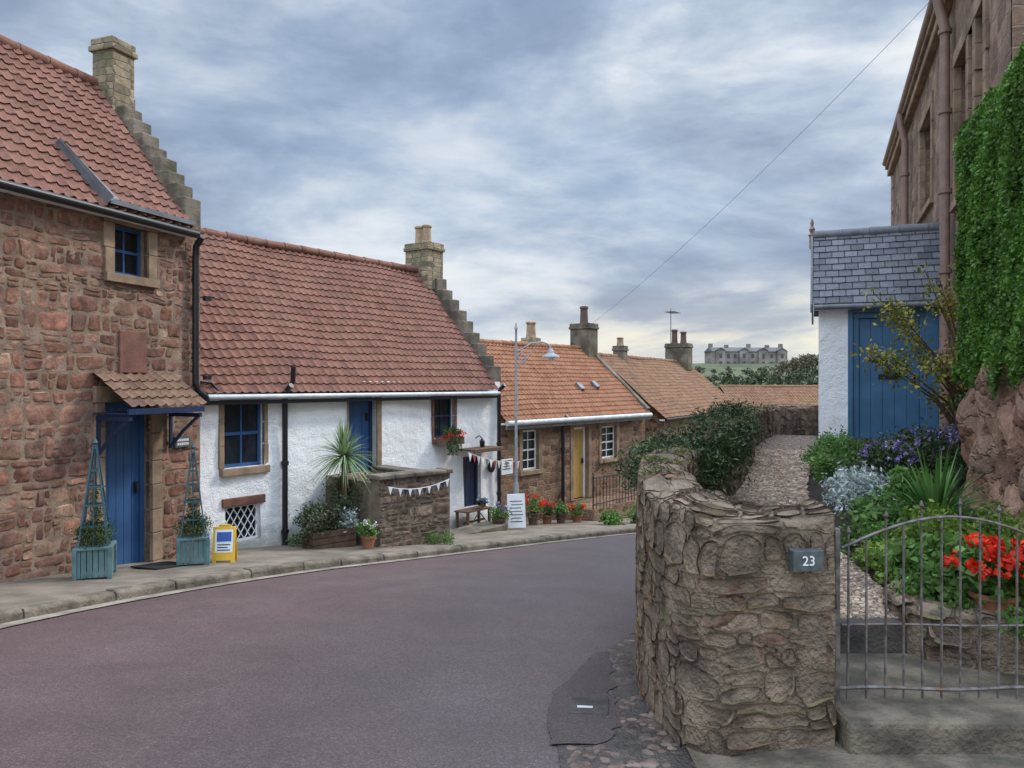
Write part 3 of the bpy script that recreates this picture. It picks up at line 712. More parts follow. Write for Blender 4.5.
mb=MB(); mb.lathe([(.12,0),(.12,.03),(.10,.045),(.02,.045)],(0,0,0),20); mb.v=[tuple(M@Vector(p)) for p in mb.v]; mb.build('round_plaque',m_black,hB)
# ------------------------------------------------------------ HOUSE C
Cc=Fr(-.1,18.0,.62,.785)
hC=empty('orange_roofed_cottage',Cc.w(0,0,-1.8),Cc.th,'brown stone cottage with bright orange pantile roof and ochre door','cottage',absz=True)
zeC,zrC,WC=.82,2.66,2.0; LCc=6.64
cw=[Cc.rect(522,430,538,470),Cc.rect(601,426,616,458)]
cd=Cc.rect(573,427,588,499)
_,roofC,kC,z0C=house_shell(hC,-.3,LCc,WC,-3.2,zeC,zrC,m_rubC,m_tileC,cw+[cd],.07,gutm=m_gutw,rtm=m_tileC,gutr=.065)
MB().box(-.28,LCc-.02,-.2,-.155,z0C-.2,z0C-.13).build('fascia_board',m_grey,roofC)
for q in cw: window(hC,*q,m_whitep,2,4,y=.06,sur=True,sw=.13)
door(hC,*cd,m_ochre,m_whitep,planks=4)
MB().box(cd[0]-.14,cd[0],-.03,.1,cd[2],cd[3]).box(cd[1],cd[1]+.14,-.03,.1,cd[2],cd[3]).box(cd[0]-.14,cd[1]+.14,-.032,.1,cd[3],cd[3]+.16).build('door_surround',m_dress,hC,bevel=.01)
for (px,py) in ((579,388),(594,386)):
    x,y,z=onroof(Cc,px,py,z0C,kC)
    M=Matrix.Translation((x,y,z))@Matrix.Rotation(math.atan(kC),4,'X')
    MB().box(-.10,.10,-.13,.13,.03,.10,M).build('roof_vent',m_grey,roofC,bevel=.01)
mb=MB(); 
for s in range(2): 
    ya,yb=(-.16,WC) if s==0 else (2*WC+.16,WC)
    mb.poly([(LCc-.14,ya,z0C+.13),(LCc+.05,ya,z0C+.13),(LCc+.05,yb,zrC+.16),(LCc-.14,yb,zrC+.16)][::1 if s==0 else -1]); mb.poly([(LCc-.14,ya,z0C+.13),(LCc-.14,yb,zrC+.16),(LCc-.14,yb,zrC),(LCc-.14,ya,z0C-.03)][::1 if s==0 else -1])
mb.build('skew_stones',m_crow,roofC)
chimney(hC,LCc-.55,LCc-.02,1.65,2.35,2.4,3.5,m_crow,[(LCc-.28,2.0,.13,.55,m_potd)])
chimney(hC,LCc-2.2,LCc-1.8,2.6,3.0,1.9,3.0,m_chim,[(LCc-2.0,2.8,.15,.5,m_pot)])
x,zb=Cc.loc(563,505,-.08); pipe(hC,[(x,-.22,zeC-.03),(x,-.1,zeC-.12),(x,-.08,zeC-.25),(x,-.08,zb)],.045,m_black)
# ------------------------------------------------------------ HOUSE D
D=Fr(5.07,24.9,.488,.873)
hD=empty('brown_roofed_cottage',D.w(0,0,-2.6),D.th,'far cottage with brown pantile roof and aerial on its end chimney','cottage',absz=True)
_,roofD,kD,z0D=house_shell(hD,-.5,9.4,2.2,-4.2,.6,2.5,m_rubC,m_tileD,[],.3,gutm=m_black,seg=4,roofx0=-.9)
chimney(hD,8.0,8.7,1.7,2.7,2.2,3.35,m_crow,[(8.2,1.95,.13,.5,m_potd),(8.4,2.4,.13,.62,m_potd)])
mb=MB(); mb.tube([(8.5,2.6,3.2),(8.5,2.6,4.9)],.02,5); mb.tube([(8.2,2.6,4.75),(9.3,2.6,4.75)],.012,4)
for i in range(7): mb.tube([(8.25+i*.16,2.35,4.75),(8.25+i*.16,2.85,4.75)],.01,4)
mb.build('aerial',m_grey,hD)
chimney(hD,1.2,1.6,2.0,2.4,2.3,2.95,m_crow,[(1.4,2.2,.12,.3,m_pot)])
E=Fr(10.3,35.5,1,0.03)
hE=empty('low_outbuilding',E.w(0,0,-4),E.th,'low far outbuilding with long brown pantile roof beyond the garden wall','outbuilding',absz=True)
house_shell(hE,0,9,2.4,-4.6,.35,1.42,m_rubC,m_tileD,[],.4,seg=4)
# ------------------------------------------------------------ tall house G
G=Fr(9.66,19.5,-.371,-.928)
hG=empty('tall_sandstone_house',G.w(0,0,.6),G.th,'tall brown sandstone house with brown downpipes behind the slate roofed porch','house',absz=True)
gw=[G.rect(922,118,933,207),G.rect(957,45,976,190)]
gw2=[(10.9,11.8,gw[1][2],gw[1][3])]
gops=gw+gw2
_,roofG,kG,z0G=house_shell(hG,0,13,3.4,.2,7.3,10.4,m_rubG,m_slate,gops,.07,eave=.12,gutm=m_pinkpipe,p=.19,c=.16,amp=0,stp=.012,seg=1,gutr=.07,sag=0)
for q in gops: window(hG,*q,m_whitep,1,2,y=.14,sur=True,sw=.16,st=.045)
MB().box(-.03,13,-.12,-.0,6.88,7.03).box(-.03,13,-.17,-.0,7.05,7.14).build('cornice',m_dress,hG,bevel=.02)
for px,yb in ((905,300),(945,455)):
    x,zb=G.loc(px,yb,-.12); pipe(hG,[(x,-.22,7.05),(x,-.2,6.85),(x,-.12,6.5),(x,-.12,6.2),(x,-.12,max(zb,.5))],.065,m_pinkpipe)
mb=MB(); z=.2;k=0
while z<6.8:
    w=.5 if k%2 else .3; mb.box(-.03,w,-.035,.3,z,z+.29); z+=.3;k+=1
mb.build('quoins',m_dress,hG,bevel=.012)
# ------------------------------------------------------------ porch
Pp=Fr(4.63,11.6,.928,-.371)
hP=empty('slate_roofed_porch',Pp.w(0,0,.6),Pp.th,'small white porch with slate roof and blue door beside the gravel path','porch',absz=True)
pd=Pp.rect(853,312,926,447)
zeP,zrP,WP=2.85,3.98,1.1
_,roofP,kP,z0P=house_shell(hP,0,2.15,WP,.3,zeP,zrP,m_white,m_slate,[pd],.1,eave=.12,roofx0=-.08,gutm=m_grey,p=.19,c=.16,amp=0,stp=.011,seg=1,gutr=.04,rtm=m_grey,sag=.003)
door(hP,*pd,m_bluel,m_bluel,planks=5,fw=.08,y=.04)
ds=[c for c in hP.children if c.name.startswith('door') and 'frame' not in c.name][0]
mw_=(pd[0]+pd[1])/2; MB().box(mw_-.14,mw_+.14,.02,.045,pd[2]+1.0,pd[2]+1.07).build('letterbox',m_black,ds)
MB().box(pd[0]-.07,pd[0],-.03,.02,pd[2]-.02,pd[3]+.08).box(pd[1],pd[1]+.16,-.03,.02,pd[2]-.02,pd[3]+.08).box(pd[0],pd[1],-.028,.02,pd[3],pd[3]+.08).build('door_casing',m_bluel,hP,bevel=.006)
mb=MB()
for s in (0,1):
    a=(-.14 if s==0 else 2*WP+.14); P0=(-.085,a,z0P+.0); P1=(-.085,WP,zrP+.12)
    pts=[P0,P1,(-.085,WP,zrP-.04),(-.085,a,z0P-.13)]
    mb.poly(pts); mb.poly([(p[0]-.03,p[1],p[2]) for p in pts][::-1]); mb.poly([P0,(P0[0]-.03,P0[1],P0[2]),(P1[0]-.03,P1[1],P1[2]),P1]); mb.poly([pts[3],(pts[3][0]-.03,*pts[3][1:]),(pts[2][0]-.03,*pts[2][1:]),pts[2]]); mb.poly([P0,pts[3],(pts[3][0]-.03,*pts[3][1:]),(P0[0]-.03,*P0[1:])])
mb.build('bargeboard',m_grey,roofP)
MB().lathe([(.045,-.2),(.045,.0),(.065,.02),(.03,.05),(.05,.12),(.02,.17),(.03,.22),(.004,.30)],(-.1,WP,zrP+.05),10).build('finial',m_pinkpipe,roofP)
MB().box(pd[0]-.15,pd[1]+.2,-.4,-.0,.3,pd[2]-.01).build('doorstep',m_step,hP,bevel=.01)
# ------------------------------------------------------------ swept walls
def sweep_wall(mb,outer,inner,n,zt,zb_o,zb_i,nz,nt=8,flip=True,bulge=.05,topn=.03,cap=True,lump=0.0):
    O=catmull(outer,n); I=catmull(inner,n); u=0; rows=[];uvs=[]
    for i in range(n):
        if i: u+=float(np.linalg.norm(O[i]-O[i-1]))
        o=O[i]; q=I[i]; top=zt(o)+topn*(noise.noise(Vector((u*3,1.1,2.2)))*1.4+noise.noise(Vector((u*8,1.1,5.2)))*.9); b0=zb_o(o); b1=zb_i(q)
        row=[];uv=[];v=b0
        for j in range(nz):
            t=j/(nz-1); z=b0+(top-b0)*t; bt=.05*(1-t)*.3+lump*noise.noise(Vector((u*2.2,z*2.6,8.8))); row.append((o[0]+(o[0]-q[0])*bt,o[1]+(o[1]-q[1])*bt,z)); uv.append((u,z))
        v=top
        wdt=float(np.linalg.norm(o-q))
        for j in range(1,nt):
            t=j/nt; row.append((o[0]+(q[0]-o[0])*t,o[1]+(q[1]-o[1])*t,top+bulge*math.sin(math.pi*t)**.6)); uv.append((u,v+wdt*t))
        for j in range(nz//2):
            t=j/(nz//2-1); z=top+(b1-top)*t; row.append((q[0],q[1],z)); uv.append((u,v+wdt+(top-z)))
        rows.append(row);uvs.append(uv)
    mb.grid(rows,uvs,flip=flip)
    if cap:
        for r,rev in ((rows[0],flip),(rows[-1],not flip)):
            oc=[r[j] for j in range(nz)]; ic=[(r[-1][0],r[-1][1],p[2]) for p in oc]
            g=[[tuple(np.array(a)*(1-t)+np.array(b)*t) for t in np.linspace(0,1,12)] for a,b in zip(oc,ic)]
            mb.grid(g,flip=rev)
    return rows,uvs
def sweep_stones(mb,rows,uvs,wr,hr,h,flip,gx=8,gy=6,umax=None,**kw):
    U0=np.array([q[0][0] for q in uvs]); vmin=min(q[0][1] for q in uvs); vmax=max(q[-1][1] for q in uvs); nv=260
    VV=np.linspace(vmin,vmax,nv); T=np.zeros((len(rows),nv,3))
    for i,(r,q) in enumerate(zip(rows,uvs)):
        vs=np.array([a[1] for a in q]); P=np.array(r)
        for k in range(3): T[i,:,k]=np.interp(VV,vs,P[:,k])
    gu=np.gradient(T,axis=0); gv=np.gradient(T,axis=1); Nn=np.cross(gv,gu) if not flip else np.cross(gu,gv)
    ln=np.linalg.norm(Nn,axis=2); Nn[ln<1e-9]=(0,0,1); Nn/=np.maximum(np.linalg.norm(Nn,axis=2),1e-9)[:,:,None]
    for _ in range(6):
        Nn[1:-1]=(Nn[:-2]+Nn[1:-1]+Nn[2:])/3; Nn[:,1:-1]=(Nn[:,:-2]+Nn[:,1:-1]+Nn[:,2:])/3
    Nn/=np.maximum(np.linalg.norm(Nn,axis=2),1e-9)[:,:,None]
    lo=np.array([q[0][1] for q in uvs]); hi=np.array([q[-1][1] for q in uvs])
    def mapf(U,V,H):
        fi=np.interp(U,U0,np.arange(len(U0))); i0=np.clip(fi.astype(int),0,len(U0)-2); a=(fi-i0)[:,None]
        fj=np.clip((V-vmin)/(vmax-vmin)*(nv-1),0,nv-1.001); j0=fj.astype(int); b=(fj-j0)[:,None]
        g=lambda X:(X[i0,j0]*(1-a)+X[i0+1,j0]*a)*(1-b)+(X[i0,j0+1]*(1-a)+X[i0+1,j0+1]*a)*b
        return g(T)+g(Nn)*H[:,None]
    keep=lambda cu,c,d: c>np.interp(cu,U0,lo)-.15 and d<np.interp(cu,U0,hi)
    add_stones(mb,stone_rects(.02,umax or U0[-1],vmin,vmax,wr,hr,(),.4),mapf,h=h,gx=gx,gy=gy,flip=flip,keep=keep,**kw)
WO=[(1.41,3.36),(1.15,3.31),(.90,3.29),(.775,3.42),(.72,3.8),(.74,4.4),(.93,5.5),(1.34,6.6),(1.97,7.8),(2.77,9.8),(3.27,11.2),(4.1,12.7),(5.5,13.4),(8,13.8)]
WI=[(1.43,3.74),(1.31,3.74),(1.20,3.76),(1.11,3.84),(1.05,4.08),(1.05,4.5),(1.22,5.38),(1.60,6.45),(2.22,7.64),(3.02,9.64),(3.52,11.05),(4.3,12.42),(5.55,13.1),(8,13.5)]
def gz(Y): return .3+(Y-4.2)*.059
def wt(o): return float(np.interp(o[1],[3.3,3.7,4.2,4.8,5.6,6.6,8,11,13],[1.00,1.02,1.05,1.05,1.06,1.03,1.13,1.19,1.19]))
mb=MB(); rows_,uvs_=sweep_wall(mb,WO,WI,400,wt,lambda o:rz(o[1])-.12,lambda q:0.1,30,nt=14,flip=False,bulge=.035,topn=.026,lump=.06)
sweep_stones(mb,rows_,uvs_,(.07,.33),(.05,.18),.013,True,gx=12,gy=9,gap=.010,rough=.011,warp=.04,wf=4.2,seed=2.2,sink=.009,pw=10,chip=.5,lowrough=.014)
gwall=tag(mb.build('garden_wall',[m_moW,m_stW],uv=True,sharp=180),'thick curved rubble garden wall ending in the house number plaque beside the iron gate','wall')
def text_mesh(s,size,mat,parent,loc,rot,ext=.0015,name='lettering'):
    cu=bpy.data.curves.new('t','FONT'); cu.body=s; cu.size=size; cu.extrude=ext; cu.align_x='CENTER'; cu.align_y='CENTER'
    to=bpy.data.objects.new('t',cu); C.objects.link(to); bpy.context.view_layer.update()
    me=bpy.data.meshes.new_from_object(to.evaluated_get(bpy.context.evaluated_depsgraph_get())); bpy.data.objects.remove(to)
    me.materials.clear(); me.materials.append(mat); o=bpy.data.objects.new(name,me); C.objects.link(o); o.parent=parent; o.location=loc; o.rotation_euler=rot
    return o
plq=MB().box(-.066,.066,-.005,.05,-.044,.044).build('number_plaque',m_slatesign,gwall,bevel=.002)
plq.location=(1.262,3.272,.845); plq.rotation_euler=(0,0,R(4))
text_mesh('23',.058,m_tex,plq,(0,-.0065,0),(R(90),0,0),name='house_number')
VO=[(2.66,3.5),(3.0,4.2),(3.36,5.0),(3.70,5.8),(3.96,6.5),(4.2,7.0),(4.7,7.35),(5.4,7.5)]
VI=[(3.1,3.4),(3.5,4.1),(3.9,4.9),(4.22,5.7),(4.5,6.2),(4.75,6.5),(5.0,6.7),(5.5,6.9)]
mb=MB(); sweep_wall(mb,VO,VI,150,lambda o:1.72,lambda o:.1,lambda q:.1,60,nt=8,flip=False,lump=.2)
rwall=tag(mb.build('retaining_wall',m_rubR,sharp=180),'rough red rock retaining wall under the clipped ivy at the right edge','wall')
VC=catmull(VO[1:7],300); VD=catmull(VI[1:7],300)
def ivy_pts(n):
    pts=[]
    while len(pts)<n:
        i=int(rng.integers(0,299)); o=VC[i]; q=VD[i]; t=rng.random(); s_=rng.random()
        u=i/299
        ztop=3.80+.22*u+.14*noise.noise(Vector((u*5,3,1)))-(max(0,u-.74)**1.2*3.2)
        bot=1.64+.18*noise.noise(Vector((u*12,1,9)))
        rd=.16*max(0,(t-.85)/.15)**2
        if s_<.76: f=-.10-.04*rng.random()+rd+.10*noise.noise(Vector((u*7,t*5,5)))+.05*noise.noise(Vector((u*26,t*18,5))); z=bot+(ztop-bot)*t
        elif s_<.88: f=.02+.85*t; z=ztop-.06*rng.random()
        else: f=-.05+t; z=bot+(ztop-bot)*rng.random()
        pts.append((o[0]+(q[0]-o[0])*f+rng.normal()*.013,o[1]+(q[1]-o[1])*f+rng.normal()*.013,z+rng.normal()*.015))
    return pts
iv=empty('ivy_hedge',(3.6,5.5,1.6),0,'tall clipped bright green ivy hedge growing on the red rock wall','hedge')
mb=MB(); mb.leaves(ivy_pts(62000),.035,.75); mb.v=[(x-3.6,y-5.5,z-1.6) for x,y,z in mb.v]; mb.build('foliage',L_ivy,iv,uv=False)
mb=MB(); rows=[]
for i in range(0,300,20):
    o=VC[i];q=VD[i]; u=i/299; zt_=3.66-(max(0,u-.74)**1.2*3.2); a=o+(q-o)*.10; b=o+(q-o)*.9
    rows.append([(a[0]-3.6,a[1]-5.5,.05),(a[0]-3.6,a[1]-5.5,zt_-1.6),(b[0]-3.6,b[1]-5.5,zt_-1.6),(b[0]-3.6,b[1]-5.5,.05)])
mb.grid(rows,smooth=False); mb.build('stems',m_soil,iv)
def lerp_sheet(a,b,n,m,zf,name,mat,kind='structure'):
    A_=catmull(a,n);B_=catmull(b,n); rows=[[(p[0]+(q[0]-p[0])*t,p[1]+(q[1]-p[1])*t,zf(p[1]+(q[1]-p[1])*t,t)) for t in np.linspace(0,1,m)] for p,q in zip(A_,B_)]
    mb=MB(); mb.grid(rows); return tag(mb.build(name,mat,uv=False),kind=kind)
lerp_sheet([(1.3,4.25),(1.2,4.8),(1.4,5.6),(2.0,7.2),(2.9,9.4),(3.5,11.0),(4.4,12.6)],[(12,4.25),(12,5),(12,6),(12,7.5),(13,9.5),(13,11),(14,13)],30,14,lambda y,t:gz(y)-.03,'garden_ground',m_soil)
PL=[(1.1,4.2),(1.15,4.6),(1.35,5.6),(1.85,6.9),(2.4,8.2),(3.0,9.7),(3.5,11.1),(4.25,12.4)]
PR=[(2.2,4.2),(2.28,4.6),(2.38,5.5),(2.72,7.0),(3.15,8.2),(3.8,9.7),(4.4,11.1),(5.0,12.2)]
lerp_sheet(PL,PR,60,14,lambda y,t:gz(y)+.012*noise.noise(Vector((y*3,t*8,0))),'gravel_path',m_gravel)
BL=[(2.2,4.05),(2.29,4.5),(2.40,5.5),(2.74,7.0),(3.17,8.2),(3.83,9.7),(4.43,11.1)]
BR=[(2.85,3.85),(3.1,4.4),(3.5,5.3),(3.95,6.5),(4.4,7.4),(5.2,9),(6.2,11.0)]
lerp_sheet(BL,BR,40,12,lambda y,t:gz(y)+.10+.03*noise.noise(Vector((y*2,t*4,7))) if t>.02 else gz(y)-.05,'flower_bed',m_soil)
mb=MB()
def pebble(mb,x,y,z,r,fl=.5,seg=7):
    k=len(mb.v); a0=random.random()*6; ex=random.uniform(.7,1.25); th=random.random()*3; ct,sn=math.cos(th),math.sin(th)
    jt=[random.uniform(-.2,.2) for _ in range(seg)]
    for (q,h) in ((1.0,-.2),(.93,.55),(.62,.92)):
        for j in range(seg):
            a=a0+2*math.pi*j/seg; rr=r*q*(1+jt[j]); dx,dy=rr*math.cos(a)*ex,rr*math.sin(a)/ex
            mb.v.append((x+dx*ct-dy*sn,y+dx*sn+dy*ct,z+h*r*fl))
    for i in range(2):
        for j in range(seg): j2=(j+1)%seg; mb.f.append((k+i*seg+j,k+i*seg+j2,k+(i+1)*seg+j2,k+(i+1)*seg+j)); mb.smooth.add(len(mb.f)-1)
    mb.f.append(tuple(k+2*seg+j for j in range(seg))); mb.smooth.add(len(mb.f)-1)
for i in range(8500):
    t=rng.random()
    y=4.25+6.5*rng.random()**1.3; xa=np.interp(y,[p[1] for p in PL],[p[0] for p in PL]); xb=np.interp(y,[p[1] for p in PR],[p[0] for p in PR])
    pebble(mb,xa+(xb-xa)*t,y,gz(y)-.002,random.uniform(.008,.017),.7,6)
tag(mb.build('pebbles',m_peb,uv=False,sharp=180),kind='stuff',label='loose mixed gravel pebbles covering the garden path',cat='gravel')
mb=MB(); mb.box(1.44,3.2,3.28,4.16,-.1,.15); tag(mb.build('gate_step',m_step,bevel=.025),kind='structure')
mb=MB(); mb.box(1.44,2.18,4.165,4.34,.1,.305); tag(mb.build('garden_step',m_stepd,bevel=.015),kind='structure')
mb=MB(); mb.grid([[(x,y,.018) for x in np.linspace(.76,5,12)] for y in np.linspace(.5,3.4,8)]); tag(mb.build('forecourt',m_step,uv=False),kind='structure')
mb=MB(); rr_,uu_=sweep_wall(mb,[(2.16,4.45),(2.14,4.2),(2.22,4.02),(2.45,3.86),(2.75,3.8)],[(2.34,4.5),(2.34,4.35),(2.4,4.22),(2.52,4.08),(2.8,4.0)],60,lambda o:.40,lambda o:.1,lambda q:.3,22,nt=8,flip=True,bulge=.03)
sweep_stones(mb,rr_,uu_,(.12,.34),(.09,.18),.03,False,gx=10,gy=8,gap=.012,rough=.02,warp=.03,wf=4,seed=8.0,lowrough=.03,chip=.4)
tag(mb.build('stone_edging',[m_moW,m_stW],sharp=180),'low rough stone edging of the flower bed just inside the gate','edging')
# ---- gutter by the garden wall
lerp_sheet([(.2,1.5),(.2,3.0),(.26,4.13),(.66,5.32),(1.15,6.25)],[(1.0,1.5),(1.0,3.0),(.85,4.13),(.98,5.32),(1.25,6.25)],40,8,lambda y,t:rz(y)+.006,'gutter',m_wet)
mb=MB(); rows=[]
for y in np.linspace(3.42,5.2,80):
    xl_=np.interp(y,[3.4,3.9,4.2,4.6,5.2],[.17,.18,.22,.36,.56])+.03*noise.noise(Vector((1,y*5,2)))+.02*noise.noise(Vector((1,y*17,2))); xr_=np.interp(y,[3.4,3.55,4.3,5.2],[.36,.50,.57,.66])+.07*noise.noise(Vector((7,y*6,2)))+.03*noise.noise(Vector((7,y*20,2)))
    rows.append([(xl_+(xr_-xl_)*t,y,rz(y)+.0105+.004*math.sin(math.pi*t)) for t in np.linspace(0,1,8)])
mb.grid(rows); tag(mb.build('tarmac_patch',m_patch,uv=False),kind='structure')
mb=MB(); y=2.75
while y<6.2:
    e0=np.interp(y,[1,3.0,3.38,3.42,4.75,4.9,5.32,6.3],[.2,.2,.22,.48,.56,.58,.68,1.1]); e1=np.interp(y,[2.8,3.3,3.5,3.8,4.4,5.5,6.6],[1.0,.93,.77,.72,.74,.93,1.34])
    x=e0+random.uniform(0.0,.05)
    while x<e1:
        r_=random.uniform(.014,.036)
        if noise.noise(Vector((x*5,y*5,3)))>-.18: pebble(mb,x+random.uniform(-.014,.014),y+random.uniform(-.018,.018),rz(y)+.003,r_,.18,7)
        x+=r_*random.uniform(1.6,2.0)
    y+=.045
tag(mb.build('cobbles',m_cob,uv=False,sharp=180),kind='structure')
M=Matrix.Translation((.40,3.98,rz(3.98)+.0145))@Matrix.Rotation(-math.atan(.12),4,'X')@Matrix.Rotation(R(-8),4,'Z')
mb=MB(); mb.box(-.10,.10,-.14,.14,-.03,.003,M); cov=tag(mb.build('drain_cover',m_stepd,bevel=.002),'dark flush access cover in the tarmac patch beside the cobbled gutter','drain cover')
mb=MB(); mb.box(-.06,.02,-.05,-.02,.0035,.0055,M); mb.build('cover_label',m_gutw,cov)
# ------------------------------------------------------------ gate
gt=empty('iron_gate',(1.47,3.47,.15),0,'arched wrought iron garden gate of thin vertical bars at the right','gate')
W_=1.02
def arch(x): t=x/W_; return .70+.15*math.sin(math.pi*t)
mb=MB(); mb.box(-.018,.006,-.02,.02,-.1,.80); mb.build('gate_post',m_iron,gt,bevel=.003)
mb=MB(); mb.tube([(x,0,arch(x)) for x in np.linspace(.02,W_,24)],.007,6); mb.build('top_rail',m_iron,gt)
mb=MB(); mb.tube([(x,0,.075+.006*math.sin(x*9)) for x in np.linspace(.0,W_,16)],.009,6); mb.build('bottom_rail',m_iron,gt)
mb=MB(); mb.tube([(x,.003,.36+.004*math.sin(x*7)) for x in np.linspace(.02,W_,12)],.0055,6); mb.build('middle_rail',m_iron,gt)
for i in range(12):
    x=.045+i*.085
    if x>W_-.02: break
    ln=random.uniform(-.006,.006); top=arch(x)+(.05 if i%2==0 else .0)
    mb=MB(); mb.tube([(x,0,.03),(x+ln,0,.4),(x+ln,0,top)],[.006,.006,.005],6)
    if i%2==0: mb.lathe([(.003,0),(.011,.012),(.003,.035)],(x+ln,0,top),6)
    mb.build('bar',m_iron,gt)
mb=MB(); mb.tube([(.93+.035*math.cos(a)*(1-a/22),-.01,.62+.05*math.sin(a)*(1-a/22)) for a in np.linspace(0,9,28)],.006,5); mb.build('scroll',m_iron,gt)
# ------------------------------------------------------------ plants
def plant(name,label,cat,blobs,mat,n,size,asp=.5,clump=0,cl_n=0,group=None,bias=None,bw=0,flowers=None,stem=True,shell=.35):
    cx=sum(b[0] for b in blobs)/len(blobs); cy=sum(b[1] for b in blobs)/len(blobs); zb=min(b[2]-b[5] for b in blobs)
    e=empty(name,(cx,cy,zb),0,label,cat,group)
    bl=[(b[0]-cx,b[1]-cy,b[2]-zb,b[3],b[4],b[5]) for b in blobs]
    mb=MB(); foliage(mb,bl,n,size,asp,clump,cl_n,bias,bw,shell); mb.build('foliage',mat,e,uv=False)
    if flowers:
        fm,fn,fs,per,fr_=flowers; mb=MB(); idx=rng.integers(0,len(bl),fn); pts=[]
        for k in idx:
            b=bl[k]; d=rng.normal(size=3); d[2]=abs(d[2])+.2; d[1]-=.4; d/=np.linalg.norm(d); c=np.array(b[:3])+d*np.array(b[3:6])*1.08
            q=rng.normal(size=(per,3)); q/=np.linalg.norm(q,axis=1)[:,None]; pts.append(c+q*fr_)
        mb.leaves(np.concatenate(pts),fs,.9); mb.build('blossoms',fm,e,uv=False)
    if stem:
        mb=MB()
        for b in bl:
            for k in range(4): mb.tube([(0,0,-.03),(b[0]*.5,b[1]*.5,b[2]*.35),(b[0]+random.uniform(-.4,.4)*b[3],b[1]+random.uniform(-.4,.4)*b[4],b[2]+b[5]*.3)],[.014,.01,.004],5)
        mb.build('stems',m_wood,e)
    return e
def conifer(label,root,tips,n_per,mat,sz=.05):
    e=empty('juniper_shrub',root,0,label,'shrub'); mb=MB(); P=[]; r=np.array(root)
    for (tx,ty,tz) in tips:
        t_=np.array((tx,ty,tz))-r; mid=t_*.5+np.array((0,0,.12))
        mb.tube([(0,0,-.02),tuple(mid),tuple(t_)],[.018,.011,.003],5)
        out=t_/np.linalg.norm(t_); lat=np.array((-out[1],out[0],0)); lat/=max(np.linalg.norm(lat),1e-6)
        for j in range(n_per):
            s=.3+.75*rng.random()**.8; c=2*s*(1-s)*mid+s*s*t_ if s<=1 else t_*s
            w=.035+.055*(1-abs(s-.7)); side=rng.normal()*w
            P.append(c+lat*side*1.5+np.array((rng.normal()*.02,rng.normal()*.02,rng.normal()*.014-abs(side)*.45)))
    mb.build('branches',m_wood,e); mb=MB(); mb.leaves(np.array(P),sz,.28,bias=(-.3,-.4,-.1),bw=.8); mb.build('foliage',mat,e,uv=False); return e
tips=[]
for i in range(120):
    a=random.uniform(0,2*math.pi); rad=random.uniform(.25,1.0)**.7; tx=1.62+.60*rad*math.cos(a); ty=7.0+.6*rad*math.sin(a)
    tz=1.02+.34*np.interp(tx,[1.0,1.5,2.1],[0,.45,1])-.10*rad+random.uniform(-.28,.08); tips.append((tx,ty,tz))
for i in range(75): 
    t=random.random(); tips.append((1.02+.62*t+random.uniform(-.1,.1),6.0+.65*t+random.uniform(-.2,.2),.86+.27*random.random()+.04*t))
conifer('dark spreading evergreen shrub spilling over the garden wall towards the road',(1.66,6.95,.60),tips,190,L_jun,.046)
plant('evergreen_shrub','small dark evergreen shrub behind the spreading one beside the gravel path','shrub',
  [(2.6,9.1,1.28,.26,.3,.09),(2.38,9.0,1.2,.25,.3,.08),(2.72,9.0,1.08,.14,.3,.10),(2.3,8.5,.98,.2,.3,.2),(2.45,8.6,1.1,.15,.2,.1)],L_jun,7000,.045,.3,.045,220,bias=(0,0,.6),bw=.8,shell=.5)
mb=MB(); pts=[]
for i in range(85):
    Y=3.9+8.6*rng.random(); x=np.interp(Y,[p[1] for p in WO[4:12]],[p[0] for p in WO[4:12]])+.03+.26*rng.random(); zt_=wt((0,Y))+.04; q=rng.normal(size=(50,3))*np.array((.035,.045,.006 if Y<7 else .025)); pts.append(q+np.array((x,Y,zt_)))
mb.leaves(np.concatenate(pts),.018,.5); tag(mb.build('wall_moss',L_moss,uv=False),'yellow green moss tufts on top of the curved garden wall','moss',kind='stuff')
plant('low_green_shrub','low mid green shrub at the path edge in front of the porch','shrub',[(3.6,8.8,.78,.25,.3,.2),(3.32,8.0,.70,.2,.25,.18),(4.0,9.3,.82,.25,.3,.2)],L_gen,6500,.038,.5,.04,160)
plant('purple_asters','mound of purple asters in front of the blue porch door','flowers',[(4.25,8.0,.86,.32,.3,.25),(3.82,7.8,.80,.24,.3,.22),(4.35,7.6,.95,.2,.2,.22)],L_drk,6500,.045,.4,.05,160,flowers=(L_pur,110,.027,9,.02))
plant('dusty_miller','silver leaved foliage plant at the edge of the gravel path','plant',[(3.05,6.9,.66,.2,.22,.16),(2.82,6.5,.57,.14,.2,.13),(3.3,7.0,.70,.14,.2,.14)],L_sil,3600,.046,.4,.04,130)
plant('leafy_ground_plant','fresh green leafy plants beside the dusty miller on the path edge','plant',[(2.9,6.0,.55,.22,.25,.15),(2.62,5.6,.48,.16,.25,.10),(3.3,6.3,.68,.2,.2,.22)],L_gen,5000,.045,.6,.04,130)
plant('lime_ground_plant','low lime green plant at the path edge nearer the gate','plant',[(2.48,5.15,.43,.12,.22,.09),(2.42,4.8,.44,.10,.15,.10)],L_lim,1900,.04,.7,.03,70)
plant('leafy_bed_plant','bright green broad leaved plant behind the gate below the geraniums','plant',[(2.45,4.5,.53,.19,.2,.16),(2.62,4.3,.48,.16,.18,.12),(2.42,4.25,.45,.14,.15,.11)],L_gen,4200,.055,.8,.035,140)
plant('tall_bed_plant','taller pale green plant behind the geranium pot against the red rock wall','plant',[(2.9,4.6,.60,.2,.2,.22),(2.75,5.0,.62,.22,.2,.2)],L_lim,3200,.042,.45,.035,120)
